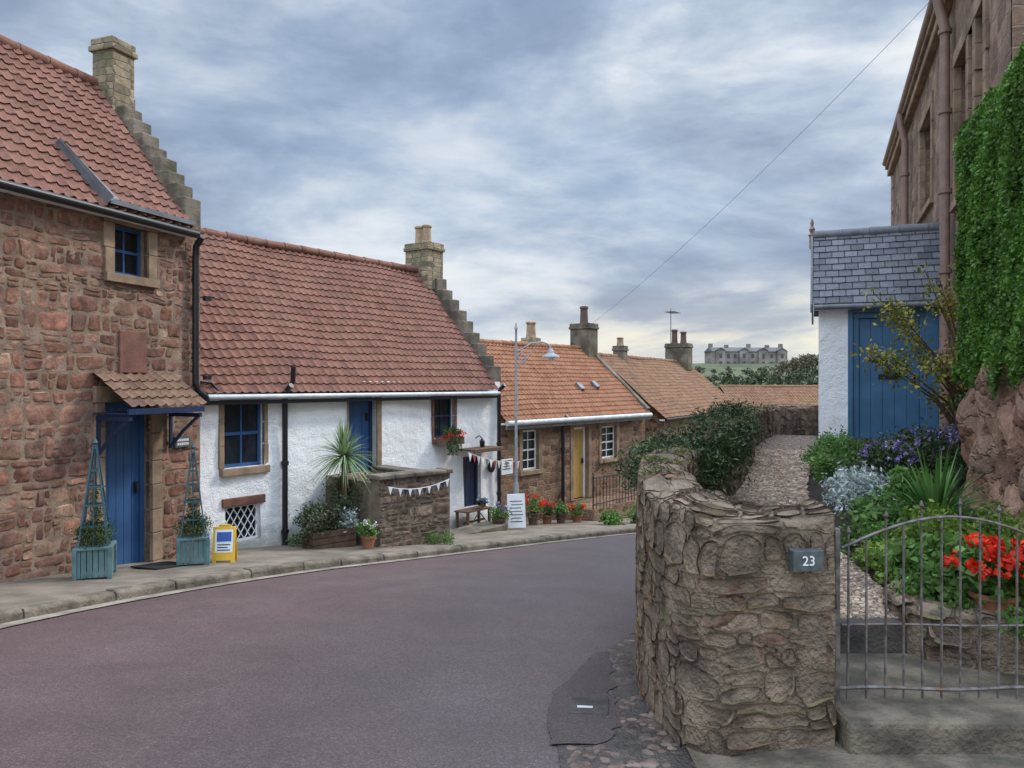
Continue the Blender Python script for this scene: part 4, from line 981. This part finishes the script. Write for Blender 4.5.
plant('trailing_bed_plant','small trailing green plant growing over the stone edging','plant',[(2.28,4.35,.42,.1,.14,.07),(2.62,3.86,.40,.15,.08,.06),(2.4,4.02,.40,.12,.08,.06)],L_gen,2300,.03,.7,.025,80)
def straps(name,label,c,n,ln,mat,w=.016,cat='plant',droop=.6,trunk=0,up=1.0):
    e=empty(name,c,0,label,cat); mb=MB()
    for i in range(n):
        a=random.random()*2*math.pi; el=random.uniform(.25,1.35)*up if up==1.0 else random.uniform(-.5,1.5); L=ln*random.uniform(.65,1.1); d=np.array((math.cos(a)*math.cos(el),math.sin(a)*math.cos(el),math.sin(el)))
        side=np.array((-math.sin(a),math.cos(a),0)); rows=[]
        for k in range(7):
            t=k/6; p=np.array((0,0,trunk))+d*L*t+np.array((0,0,-droop*L*t*t*math.cos(el)*.8)); ww=w*(1-t**2)*.9+.001
            rows.append([tuple(p-side*ww),tuple(p+np.array((0,0,-ww*.4))),tuple(p+side*ww)])
        mb.grid(rows)
    mb.build('foliage',mat,e,uv=False,sharp=180)
    if trunk: MB().tube([(0,0,-.0),(0.01,0,trunk*.5),(0,0,trunk)],[.06,.05,.05],10).build('trunk',m_wood,e)
    return e
straps('strap_leaf_plant','clump of long arching strap leaves in front of the red rock wall',(3.2,5.8,.5),190,.72,L_strap,.018,droop=.65)
straps('strap_leaf_plant','second smaller clump of arching strap leaves left of the larger clump',(2.95,5.45,.40),80,.46,L_strap,.016,droop=.8)
def potted(name,label,loc,r,h,potm,leafm,fr_,n,size,fl=None,fn=0,group=None,cat='potted plant',sq=False,fs=.03,per=14,fc=.028):
    e=empty(name,loc,0,label,cat,group); mb=MB()
    mb.lathe([(r*.72,0),(r*.95,h*.8),(r*1.06,h*.82),(r*1.06,h),(r*.92,h),(r*.9,h*.85),(.01,h*.85)],seg=4 if sq else 16)
    mb.build('pot',potm,e,bevel=0)
    mb=MB(); foliage(mb,[(0,0,h+fr_*.5,fr_,fr_,fr_*.75)],n,size,.75,fr_*.22,40,shell=.4); mb.build('foliage',leafm,e,uv=False)
    if fl:
        mb=MB(); pts=[]
        for k in range(fn):
            d=rng.normal(size=3); d[2]=abs(d[2])+.3; d[1]-=.5; d/=np.linalg.norm(d); c=np.array((0,0,h+fr_*.55))+d*fr_*np.array((1.1,1.1,.9)); q=rng.normal(size=(per,3)); q/=np.linalg.norm(q,axis=1)[:,None]; pts.append(c+q*fc)
        mb.leaves(np.concatenate(pts),fs,.95); mb.build('blossoms',fl,e,uv=False)
    return e
potted('geranium_pot','terracotta pot of bright red geraniums standing behind the iron gate',(2.50,3.98,.40),.115,.12,m_terra,L_gen,.19,650,.055,L_red,17,fs=.032,per=26,fc=.031)
e=empty('yellowing_shrub',(5.0,8.3,.5),0,'thin shrub with yellowing leaves leaning out beside the porch roof','shrub')
mb=MB(); tips=[]
for i in range(20):
    tx,tz=random.uniform(-1.1,.15),random.uniform(.75,2.35); ty=random.uniform(-.3,.3)
    if tx<-.7: tz=random.uniform(1.3,2.3)
    m1=(tx*.35,ty*.5,tz*.65); mb.tube([(0,0,0),(.0+tx*.1,ty*.2,tz*.35),m1,(tx,ty,tz)],[.03,.022,.012,.004],6)
    for k in range(9):
        t=random.uniform(.45,1.05); tips.append((m1[0]+(tx-m1[0])*t,m1[1]+(ty-m1[1])*t,m1[2]+(tz-m1[2])*t))
mb.build('branches',m_wood,e); tips=np.array(tips)
pts=tips[rng.integers(0,len(tips),3200)]+rng.normal(size=(3200,3))*.07; mb=MB(); mb.leaves(pts,.048,.6); mb.build('foliage',L_yel,e,uv=False)
plant('wall_foot_shrub','dark shrub at the foot of the ivy wall beside the porch','shrub',[(4.85,7.9,1.3,.2,.2,.45),(4.7,7.7,.9,.18,.2,.3)],L_drk,3500,.05,.6,.05,120)
# ------------------------------------------------------------ obelisk planters
def obelisk(loc,label,rot):
    e=empty('obelisk_planter',loc,rot,label,'planter','teal obelisk planters by the blue door')
    s=.17; mb=MB(); n=6
    for i in range(n):
        x=-s+2*s*i/n
        for sy in (-s,s-.02): mb.box(x+.003,x+2*s/n-.003,sy,sy+.02,.03,.33)
        for sx in (-s,s-.02): mb.box(sx+.001,sx+.019,x+.003,x+2*s/n-.003,.032,.328)
    mb.box(-s-.02,s+.02,-s-.02,s+.02,.33,.355)
    for a in (-1,1):
        for b in (-1,1): mb.box(a*s-.022,a*s+.022,b*s-.022,b*s+.022,0,.33)
    mb.build('planter_box',m_teal,e,bevel=.003)
    mb=MB(); H=1.45; q=.145
    for a in (-1,1):
        for b in (-1,1): mb.tube([(a*q,b*q,.34),(a*.012,b*.012,H)],.011,4)
    for t in (.2,.4,.58,.74):
        w=q*(1-t); z=.34+(H-.34)*t
        mb.box(-w,w,-w-.006,-w+.006,z,z+.02).box(-w,w,w-.006,w+.006,z,z+.02).box(-w-.006,-w+.006,-w,w,z+.001,z+.019).box(w-.006,w+.006,-w,w,z+.001,z+.019)
    for a,b in ((0,-1),(0,1),(1,0),(-1,0)): mb.tube([(a*q,b*q,.34),(a*.01,b*.01,H-.05)],.007,4)
    mb.lathe([(.01,0),(.03,.03),(.01,.07)],(0,0,H-.01),8); mb.build('obelisk',m_tealn,e)
    mb=MB(); foliage(mb,[(0,0,.47,.20,.20,.15),(0,0,.74,.06,.06,.32)],3000,.032,.35,.03,110,bias=(0,0,1),bw=.8); mb.build('foliage',L_drk,e,uv=False)
    return e
obelisk((-4.56,8.4,pz(8.4)),'teal planter with wooden obelisk left of the blue door',.35)
obelisk((-4.02,9.68,pz(9.68)),'teal planter with wooden obelisk right of the blue door beside the yellow sign',.4)
e=empty('folding_sign',(-3.72,9.95,pz(9.95)),R(8),'small yellow folding sign standing on the pavement beside the planter','sign')
for s in (-1,1):
    M=Matrix.Translation((0,s*.09,0))@Matrix.Rotation(R(s*11),4,'X')
    mb=MB(); mb.box(-.14,.14,-.008,.008,0.03,.46,M).box(-.14,-.09,-.0078,.0078,0,.03,M).box(.09,.14,-.0078,.0078,0,.03,M).box(-.07,.07,-.0078,.0078,.46,.49,M); pn=mb.build('sign_panel',m_yellow,e,bevel=.004)
    if s<0:
        MB().box(-.11,.11,-.0105,-.0082,.13,.42,M).build('sign_label',m_whitep,pn)
        MB().box(-.09,.09,-.0135,-.0108,.27,.39,M).build('blue_print',m_sblue,pn)
        mb=MB()
        for i in range(3): mb.box(-.08,.08-.03*(i%2),-.0133,-.0109,.155+i*.034,.168+i*.034,M)
        mb.build('lettering',m_navy,pn)
w_=A.w((do[0]+do[1])/2,-.55,0); o=MB().box(-.3,.3,-.2,.2,0,.02).build('door_mat',m_matd,None,bevel=.004); o.location=(w_[0],w_[1],pz(w_[1])); o.rotation_euler=(0,R(6.5),A.th); tag(o,'dark door mat on the pavement in front of the blue door','door mat')
# ------------------------------------------------------------ courtyard wall, yucca, planters
Kf=Fr(-2.05,11.95,1.03,1.0)
e=empty('courtyard_wall',Kf.w(0,0,-1.0),Kf.th,'low capped stone wall with bunting in front of the white cottage','wall',absz=True)
Lw=1.40
mb=MB(); wall_grid(mb,0,Lw,-1.6,.10,(),.2); add_stones(mb,stone_rects(0,Lw,-1.5,.1,(.08,.42),(.05,.2),(),.45),flatmap(),h=.014,warp=.035,wf=4,seed=6,gap=.014,pw=9,sink=.006,chip=.45,rough=.01,gx=8,gy=6)
mb.poly([(0,.25,-1.6),(0,0,-1.6),(0,0,.1),(0,.25,.1)]); mb.poly([(Lw,0,-1.6),(Lw,.25,-1.6),(Lw,.25,.1),(Lw,0,.1)]); mb.poly([(0,.25,.1),(Lw,.25,.1),(Lw,.25,-1.6),(0,.25,-1.6)])
mb.box(Lw-.26,Lw-.003,.25,2.0,-1.6,.04).box(.003,.25,.25,2.0,-1.6,.04)
mb.build('wall_body',[m_moK,m_stK],e)
mb=MB(); x=-.04
while x<Lw: w=random.uniform(.3,.42); mb.box(x,min(x+w-.01,Lw+.04),-.05,.29,.1,.17+random.uniform(-.01,.01)); x+=w
mb.box(Lw-.28,Lw+.03,.3,2.0,.045,.10); mb.build('coping',m_crow,e,bevel=.02)
def bunting(label,P0,P1,n,sag,sz,name='bunting',cols=None):
    P0=np.array(P0);P1=np.array(P1); e=empty(name,tuple((P0+P1)/2),0,label,'bunting'); c=(P0+P1)/2
    f=lambda t:(P0+(P1-P0)*t-c+np.array((0,0,-sag*4*t*(1-t))))
    mb=MB(); mb.tube([f(t) for t in np.linspace(0,1,16)],.005,4); mb.build('string',m_whitep,e)
    cl=cols or [m_whitep,m_navy,m_whitep,m_red]
    for i in range(n):
        t=(i+.5)/n; a=f(t-.4/n); b=f(t+.4/n); m_=(a+b)/2+np.array((0,0,-sz)); nr=np.array((P1[1]-P0[1],P0[0]-P1[0],0)); nr=nr/np.linalg.norm(nr)*.002
        mb=MB(); mb.poly([a+nr,m_+nr,b+nr]); mb.poly([b-nr,m_-nr,a-nr]); mb.build('flag',cl[i%len(cl)],e)
bunting('row of small bunting flags strung along the courtyard wall',Kf.w(.08,-.09,-.0),Kf.w(1.32,-.09,.02),13,.09,.12,cols=[m_whitep,m_grey,m_whitep,m_navy])
bunting('bunting flags strung across the shop doorway of the white cottage',B.w(xh-.35,-.52,zh-.02),B.w(B.loc(516,458,-.3)[0],-.4,B.loc(516,462,-.4)[1]),13,.07,.17,cols=[m_whitep,m_red,m_gutw,m_whitep,m_grey])
straps('yucca_palm','spiky pale green yucca palm in front of the white cottage',(-2.72,12.45,-1.0),250,.66,L_yuc,.015,'plant',.55,trunk=1.42,up=.9)
mb=MB(); e=empty('wooden_trough',(-2.85,12.0,pz(12.0)-.03),Kf.th,'weathered wooden trough of mixed plants beside the courtyard wall','planter')
for k in range(3): mb.box(-.38,.38,-.17,-.145,.02+k*.1,.11+k*.1).box(-.38,.38,.145,.17,.02+k*.1,.11+k*.1).box(-.378,-.355,-.144,.144,.02+k*.1,.11+k*.1).box(.355,.378,-.144,.144,.02+k*.1,.11+k*.1)
mb.box(-.35,.35,-.14,.14,.2,.26); mb.build('trough_box',m_wood,e,bevel=.004)
mb=MB(); foliage(mb,[(-.15,0,.48,.28,.2,.25),(.2,0,.5,.2,.2,.3),(-.35,0,.35,.15,.15,.2)],3000,.05,.5,.05,110); mb.build('foliage',L_hea,e,uv=False)
mb=MB(); foliage(mb,[(.3,-.05,.45,.15,.15,.2)],700,.05,.5,.04,40); mb.build('silver_foliage',L_sil,e,uv=False)
plant('cottage_foot_shrub','dark leafy shrub against the white cottage left of the wooden trough','shrub',[(-3.15,12.2,-.55,.25,.2,.3),(-2.75,12.6,-.35,.3,.2,.4),(-2.35,12.5,-.25,.25,.2,.4)],L_drk,5500,.055,.4,.055,150)
potted('white_flower_pot','small pot of pale blooms at the left end of the courtyard wall',(-2.2,11.75,pz(11.75)),.11,.2,m_terra,L_gen,.15,350,.05,L_wht,7)
e=MB().box(-.75,.75,-.28,.28,0,.16).build('stone_platform',m_crow,None,bevel=.02); e.location=(-.75,15.25,pz(15.25)-.08); e.rotation_euler=(0,0,B.th); tag(e,'low mossy stone platform at the kerb below the wooden bench','platform')
e=empty('wooden_bench',(-.80,15.95,pz(15.95)),B.th,'small wooden bench outside the white cottage shop door','bench')
mb=MB()
for k in range(4): mb.box(-.42,.42,-.17+k*.088,-.09+k*.088,.40,.43)
mb.build('seat',m_wood,e,bevel=.003)
for sx in (-.36,.36):
    for sy in (-.14,.14): MB().box(sx-.025,sx+.025,sy-.025,sy+.025,0,.40).build('leg',m_wood,e,bevel=.003)
mb=MB(); mb.tube([(-.36,-.15,.05),(0,-.15,.38),(.36,-.15,.05)],.012,5).box(-.36,.36,-.015,.015,.15,.19); mb.build('brace',m_wood,e)
def mini(loc,label,r=.12,h=.2,fl=L_red,fn=5,pm=m_terra,lf=L_gen,fr_=.17,group=None): return potted('flower_pot',label,loc,r,h,pm,lf,fr_,420,.05,fl,fn,group,fs=.05,per=12,fc=.045)
mini((-.27,15.75,pz(15.75)),'leafy potted plant on the pavement between the bench and the white board',.14,.24,L_pur,3,m_potd,L_gen,.2)
mini((-.62,15.98,pz(15.98)+.43),'small purple flowered pot standing on the wooden bench',.06,.08,L_pur,4,m_pot,L_drk,.09)
e=empty('a_board',(.08,16.15,pz(16.15)),R(12),'white pavement board with small lettering beside the street lamp','sign')
for s in (-1,1):
    M=Matrix.Translation((0,s*.13,0))@Matrix.Rotation(R(s*10),4,'X')
    pn=MB().box(-.19,.19,-.01,.01,.04,.74,M).build('board_panel',m_whitep,e,bevel=.003)
    if s<0:
        mb=MB()
        for k in range(7): mb.box(-.14+.03*(k%2),.14-.04*((k+1)%3)/2,-.0135,-.0105,.16+k*.07,.18+k*.07,M)
        mb.build('lettering',m_grey,pn)
x0,x1=w3[0]-.05,w3[1]+.05; wl_=B.w((x0+x1)/2,-.16,w3[2]-.13)
e=empty('window_box',wl_,B.th,'window box of red flowers under the small right window of the white cottage','window box')
MB().box(-(x1-x0)/2,(x1-x0)/2,-.08,.08,0,.15).build('trough_box',m_wood,e,bevel=.004)
mb=MB(); foliage(mb,[(0,-.02,.20,(x1-x0)/2.2,.09,.12),(0,-.1,.02,(x1-x0)/2.6,.05,.2)],1200,.042,.6,.035,60); mb.build('foliage',L_drk,e,uv=False)
mb=MB(); q=rng.uniform(-1,1,size=(15,3))*np.array(((x1-x0)/2.2,.06,.08))+np.array((0,-.08,.22)); mb.leaves((q[:,None,:]+rng.normal(size=(15,8,3))*.018).reshape(-1,3),.042,.9); mb.build('blossoms',L_red,e,uv=False)
descr=['leftmost red geranium pot at the foot of the orange roofed cottage','second red geranium pot from the left below the cottage window','small green potted plant between the geraniums and the ochre door','rightmost red geranium pot in front of the ochre door']
for i,(px,Y,f_,h_,nf) in enumerate(((533,17.4,.26,.28,10),(547,17.9,.22,.2,5),(561,18.1,.17,.24,0),(577,18.5,.2,.18,6))):
    mini(((px-512)/F*Y,Y,pz(Y)),descr[i],.13,h_,L_red if nf else None,nf,m_terra if i%2 else m_potd,L_gen if i!=1 else L_drk,f_)
def railing(P0,P1,h,n,label):
    P0=np.array(P0);P1=np.array(P1); e=empty('iron_railing',tuple(P0),0,label,'railing'); d=P1-P0
    mb=MB(); mb.tube([(0,0,h),tuple(d+np.array((0,0,h)))],.018,6); mb.build('rail',m_black,e); mb=MB().tube([(0,0,.12),tuple(d+np.array((0,0,.12)))],.014,6); mb.build('rail',m_black,e)
    for i in range(n+1):
        p=d*i/n; MB().tube([tuple(p),tuple(p+np.array((0,0,h+(.05 if i in (0,n) else 0))))],.018 if i in (0,n) else .009,5).build('bar',m_black,e)
    return e
ra=Cc.w(2.15,-1.0); rb=Cc.w(5.0,-1.0); rc=Cc.w(6.9,-1.0)
e=MB().box(2.1,5.1,-1.05,-.02,-3.2,-1.52).box(5.1,6.9,-1.05,-.02,-3.4,-2.0)
e=e.build('stair_landing',m_rubC,None); e.location=(Cc.o[0],Cc.o[1],0); e.rotation_euler=(0,0,Cc.th); tag(e,'raised stone landing under the railings of the orange roofed cottage','landing')
railing((*ra[:2],-1.52),(*rb[:2],-1.52),.78,18,'black iron railing along the landing of the orange roofed cottage')
railing((*rb[:2],-1.52),(*rc[:2],-2.35),.85,13,'black iron handrail sloping down at the right end of the landing')
plant('street_shrub','low green shrub on the pavement below the sloping handrail','shrub',[(3.1,18.2,-1.5,.35,.3,.2),(2.3,17.6,-1.5,.25,.25,.15)],L_gen,2500,.07,.5,.06,80)
for i,(px,py,lab) in enumerate(((303,540,'weeds at the foot of the white cottage near the black downpipe'),(440,548,'weeds at the foot of the courtyard wall'))):
    Y=(12.2,12.5)[i]; X=(px-512)/F*Y; plant('weed_clump',lab,'weeds',[(X,Y,pz(Y)+.08,.22,.1,.1)],L_gen,500,.045,.4,.04,30,stem=False)
# ------------------------------------------------------------ street lamp
e=empty('street_lamp',(.09,17.0,pz(17.0)),0,'pale metal street lamp with swan neck arm in front of the cottages','street lamp')
H=4.35
mb=MB(); mb.lathe([(.06,0),(.06,.9),(.045,.95),(.034,1.0),(.026,H-.1),(.026,H),(.04,H+.02),(.012,H+.15)],seg=12); mb.build('pole',m_lampm,e)
mb=MB(); pts=[(0,0,H-.5),(.15,0,H-.42),(.35,0,H-.3),(.6,0,H-.28),(.72,0,H-.33),(.77,0,H-.42)]; mb.tube(pts,.017,8)
mb.tube([(.05+.13*math.cos(a)*(1-a/14)+.1,0,H-.62+.13*math.sin(a)*(1-a/14)) for a in np.linspace(1.5,9,24)],.012,6); mb.tube([(0,0,H-.85),(.2,0,H-.7),(.45,0,H-.36)],.012,6); mb.build('arm',m_lampm,e)
mb=MB(); mb.lathe([(.03,.0),(.05,-.03),(.07,-.10),(.19,-.17),(.20,-.2),(.17,-.2),(.05,-.16)],(.77,0,H-.42),18); mb.build('lamp_shade',m_lampm,e)
mb=MB(); mb.lathe([(.04,-.12),(.07,-.2),(.05,-.27),(.01,-.29)],(.77,0,H-.42),12); mb.build('bulb',m_whitep,e)
a=np.array(G.w(9.05,-.2,7.2)); b=np.array(Cc.w(LCc-.3,2.0,3.3)); mb=MB()
mb.tube([a+(b-a)*t+np.array((0,0,-.25*4*t*(1-t))) for t in np.linspace(0,1,40)],.0035,5); tag(mb.build('overhead_cable',m_cable,uv=False),'thin overhead cable from the tall house to the far chimney','cable')
# ------------------------------------------------------------ far hill
e=empty('hilltop_house',(77.5,250,7.6),R(4),'long grey hilltop house with chimneys on the far hillside','house'); 
m_far=simple('far grey stone',(.21,.185,.165),.9,var=.4,scale=.3); m_farr=simple('far grey roof',(.13,.13,.135),.9,var=.2,scale=.3,spec=.1); m_fw=simple('far window',(.06,.06,.065),.5)
mb=MB(); mb.box(-12.5,12.5,0,8,-3,4.6)
for x in (-10,-2.2,4.2,10.4): mb.box(x-1.5,x+1.5,-.7,0.2,-3,4.8)
mb.build('wall',m_far,e)
mb=MB(); mb.poly([(-12.8,-.3,4.6),(12.8,-.3,4.6),(12.5,4,6.1),(-12.5,4,6.1)]); mb.poly([(12.8,8.3,4.6),(-12.8,8.3,4.6),(-12.5,4,6.1),(12.5,4,6.1)]); mb.poly([(-12.8,8.3,4.6),(-12.8,-.3,4.6),(-12.5,4,6.1)]); mb.poly([(12.8,-.3,4.6),(12.8,8.3,4.6),(12.5,4,6.1)])
for x in (-10,-2.2,4.2,10.4):
    mb.poly([(x-1.7,-.9,4.8),(x,-.9,5.8),(x,3,5.8),(x-1.7,3,4.8)][::-1]); mb.poly([(x+1.7,-.9,4.8),(x,-.9,5.8),(x,3,5.8),(x+1.7,3,4.8)]); mb.poly([(x-1.5,-.7,4.8),(x+1.5,-.7,4.8),(x,-.7,5.7)])
rf=mb.build('roof',m_farr,e)
for x,cz_ in ((-11.8,7.3),(-6.5,6.9),(1,7.2),(7.3,6.9),(11.9,7.3)): MB().box(x-.6,x+.6,3.6,4.6,5.6,cz_).build('chimney',m_far,rf)
for x in (-10,-7.2,-5,-2.2,.9,4.2,7.2,10.4):
    for z in (.6,3.1):
        yy=-.72 if x in (-10,-2.2,4.2,10.4) else -.02; MB().box(x-.45,x+.45,yy-.03,yy+.05,z-.7,z+.7).build('window',m_fw,e)
tr=[]
for i in range(9):
    px=688+i*16; Y=[88,96,84,102,92,98,86,95,90][i]; tr.append((px,Y,[373,377,374,380,375,370,377,374,371][i]))
for i in range(9):
    px=[700,714,730,747,764,780,792,803,812][i]; Y=175+7*(i%3); tr.append((px,Y,[366,368,366,367,365,361,357,353,351][i]))
for i in range(8):
    px=691+i*17; Y=130+6*(i%2); tr.append((px,Y,[369,372,370,373,369,371,367,364][i]))
ordn=['first','second','third','fourth','fifth','sixth','seventh','eighth','ninth','tenth']
for i,(px,Y,py) in enumerate(tr):
    X=(px-512)/F*Y; zt_=CZ+(384-py)/F*Y; g0=ground_h(X,Y); h=max(1.5,zt_-g0); near=i<9
    lab=('%s tree from the left in the nearest row of trees on the far hillside'%ordn[i]) if near else (('%s tree from the left in the farthest row right below the hilltop house'%ordn[i-9]) if i<18 else '%s tree from the left in the middle row on the far hillside'%ordn[i-18])
    e=empty('hillside_tree',(X,Y,g0),0,lab,'tree','trees on the far hillside'); wv_=h*.38 if near else h*.65
    MB().tube([(0,0,-.3),(0.1,0,h*.35),(0,.1,h*.7)],[h*.03,h*.022,h*.008],6).build('trunk',m_wood,e)
    bl=[(random.uniform(-.5,.5)*wv_,random.uniform(-.4,.4)*wv_,h*random.uniform(.4,.78),wv_*.55,wv_*.5,h*.2) for _ in range(6)]+[(0,0,h*.45,wv_*.9,wv_*.7,h*.45)]
    mb=MB(); foliage(mb,bl,1300,h*.07,.7,h*.04,80,shell=.4); mb.build('crown',[L_far,L_far,L_drk if near else L_far,L_farb][i%4] if i not in (14,15,16) else L_farb,e,uv=False)
# ------------------------------------------------------------ world, sun, camera
SE,SR=R(42),R(62)
w=bpy.data.worlds.new('World'); scene.world=w; w.use_nodes=True; nt=w.node_tree; nt.nodes.clear()
out=nd(nt,'ShaderNodeOutputWorld'); tc=nd(nt,'ShaderNodeTexCoord'); g=tc.outputs['Generated']
sky=nd(nt,'ShaderNodeTexSky',sky_type='NISHITA'); sky.sun_disc=False; sky.sun_elevation=SE; sky.sun_rotation=SR; sky.air_density=1.0; sky.dust_density=1.0
skc=nd(nt,'ShaderNodeVectorMath',{0:sky.outputs[0],'Scale':.12},operation='SCALE').outputs[0]
s=nd(nt,'ShaderNodeSeparateXYZ',{0:g}); zc_=MA(nt,'MAXIMUM',s.outputs[2],0.0)
zz_=MA(nt,'POWER',MA(nt,'ADD',zc_,.02),.7)
pv=nd(nt,'ShaderNodeCombineXYZ',{0:s.outputs[0],1:s.outputs[1],2:MA(nt,'MULTIPLY',zz_,2.9)}).outputs[0]
mp=nd(nt,'ShaderNodeMapping',{'Vector':pv,'Location':(3.1,1.2,.85),'Rotation':(0,R(8),0)}).outputs[0]
n1=NZ(nt,mp,2.5,10,.55,.25); n2=NZ(nt,mp,1.1,3,.5,.2); n3=NZ(nt,mp,9.0,9,.6,.3)
v=MA(nt,'ADD',MA(nt,'MULTIPLY',n1.outputs[0],.60),MA(nt,'ADD',MA(nt,'MULTIPLY',n2.outputs[0],.30),MA(nt,'MULTIPLY',n3.outputs[0],.15)))
cloud=RP(nt,v,[(.41,(.25,.32,.455)),(.47,(.32,.405,.55)),(.515,(.42,.515,.66)),(.555,(.56,.65,.77)),(.60,(.78,.83,.89)),(.66,(.96,.97,.98))])
gap=MA(nt,'MULTIPLY',SM(nt,n2.outputs[0],.54,.66),.35); col=MX(nt,gap,cloud,skc)
hor=SM(nt,zc_,.22,.02); hm=MA(nt,'MULTIPLY',hor,SM(nt,n1.outputs[0],.40,.56,.12,1.0)); col=MX(nt,MA(nt,'MULTIPLY',hm,.85),col,(.84,.87,.90))
glow=MA(nt,'MULTIPLY',MA(nt,'MULTIPLY',SM(nt,zc_,.17,.03),SM(nt,s.outputs[0],-.1,.26)),SM(nt,n1.outputs[0],.38,.54,.25,1.0)); col=MX(nt,MA(nt,'MULTIPLY',glow,.92),col,(1.0,.92,.70))
zen=SM(nt,zc_,.42,.8,1.0,3.3); bk=SM(nt,s.outputs[1],.35,-.3,1.0,1.8); amp=MA(nt,'MULTIPLY',zen,bk)
bg=nd(nt,'ShaderNodeBackground',{'Color':col,'Strength':amp}); nt.links.new(bg.outputs[0],out.inputs[0])
sl=bpy.data.lights.new('sun','SUN'); sl.energy=2.7; sl.angle=R(10); sl.color=(1,.93,.83); so=bpy.data.objects.new('sun',sl); C.objects.link(so)
dv=Vector((math.sin(SR)*math.cos(SE),math.cos(SR)*math.cos(SE),math.sin(SE))); so.rotation_euler=dv.to_track_quat('Z','Y').to_euler()
cd_=bpy.data.cameras.new('camera'); cd_.lens=27; cd_.sensor_width=36; cd_.clip_end=3000; cam=bpy.data.objects.new('camera',cd_); C.objects.link(cam); cam.location=(0,0,CZ); cam.rotation_euler=(R(90),0,0); scene.camera=cam
scene.view_settings.view_transform='Standard'; scene.view_settings.look='None'; scene.view_settings.exposure=0
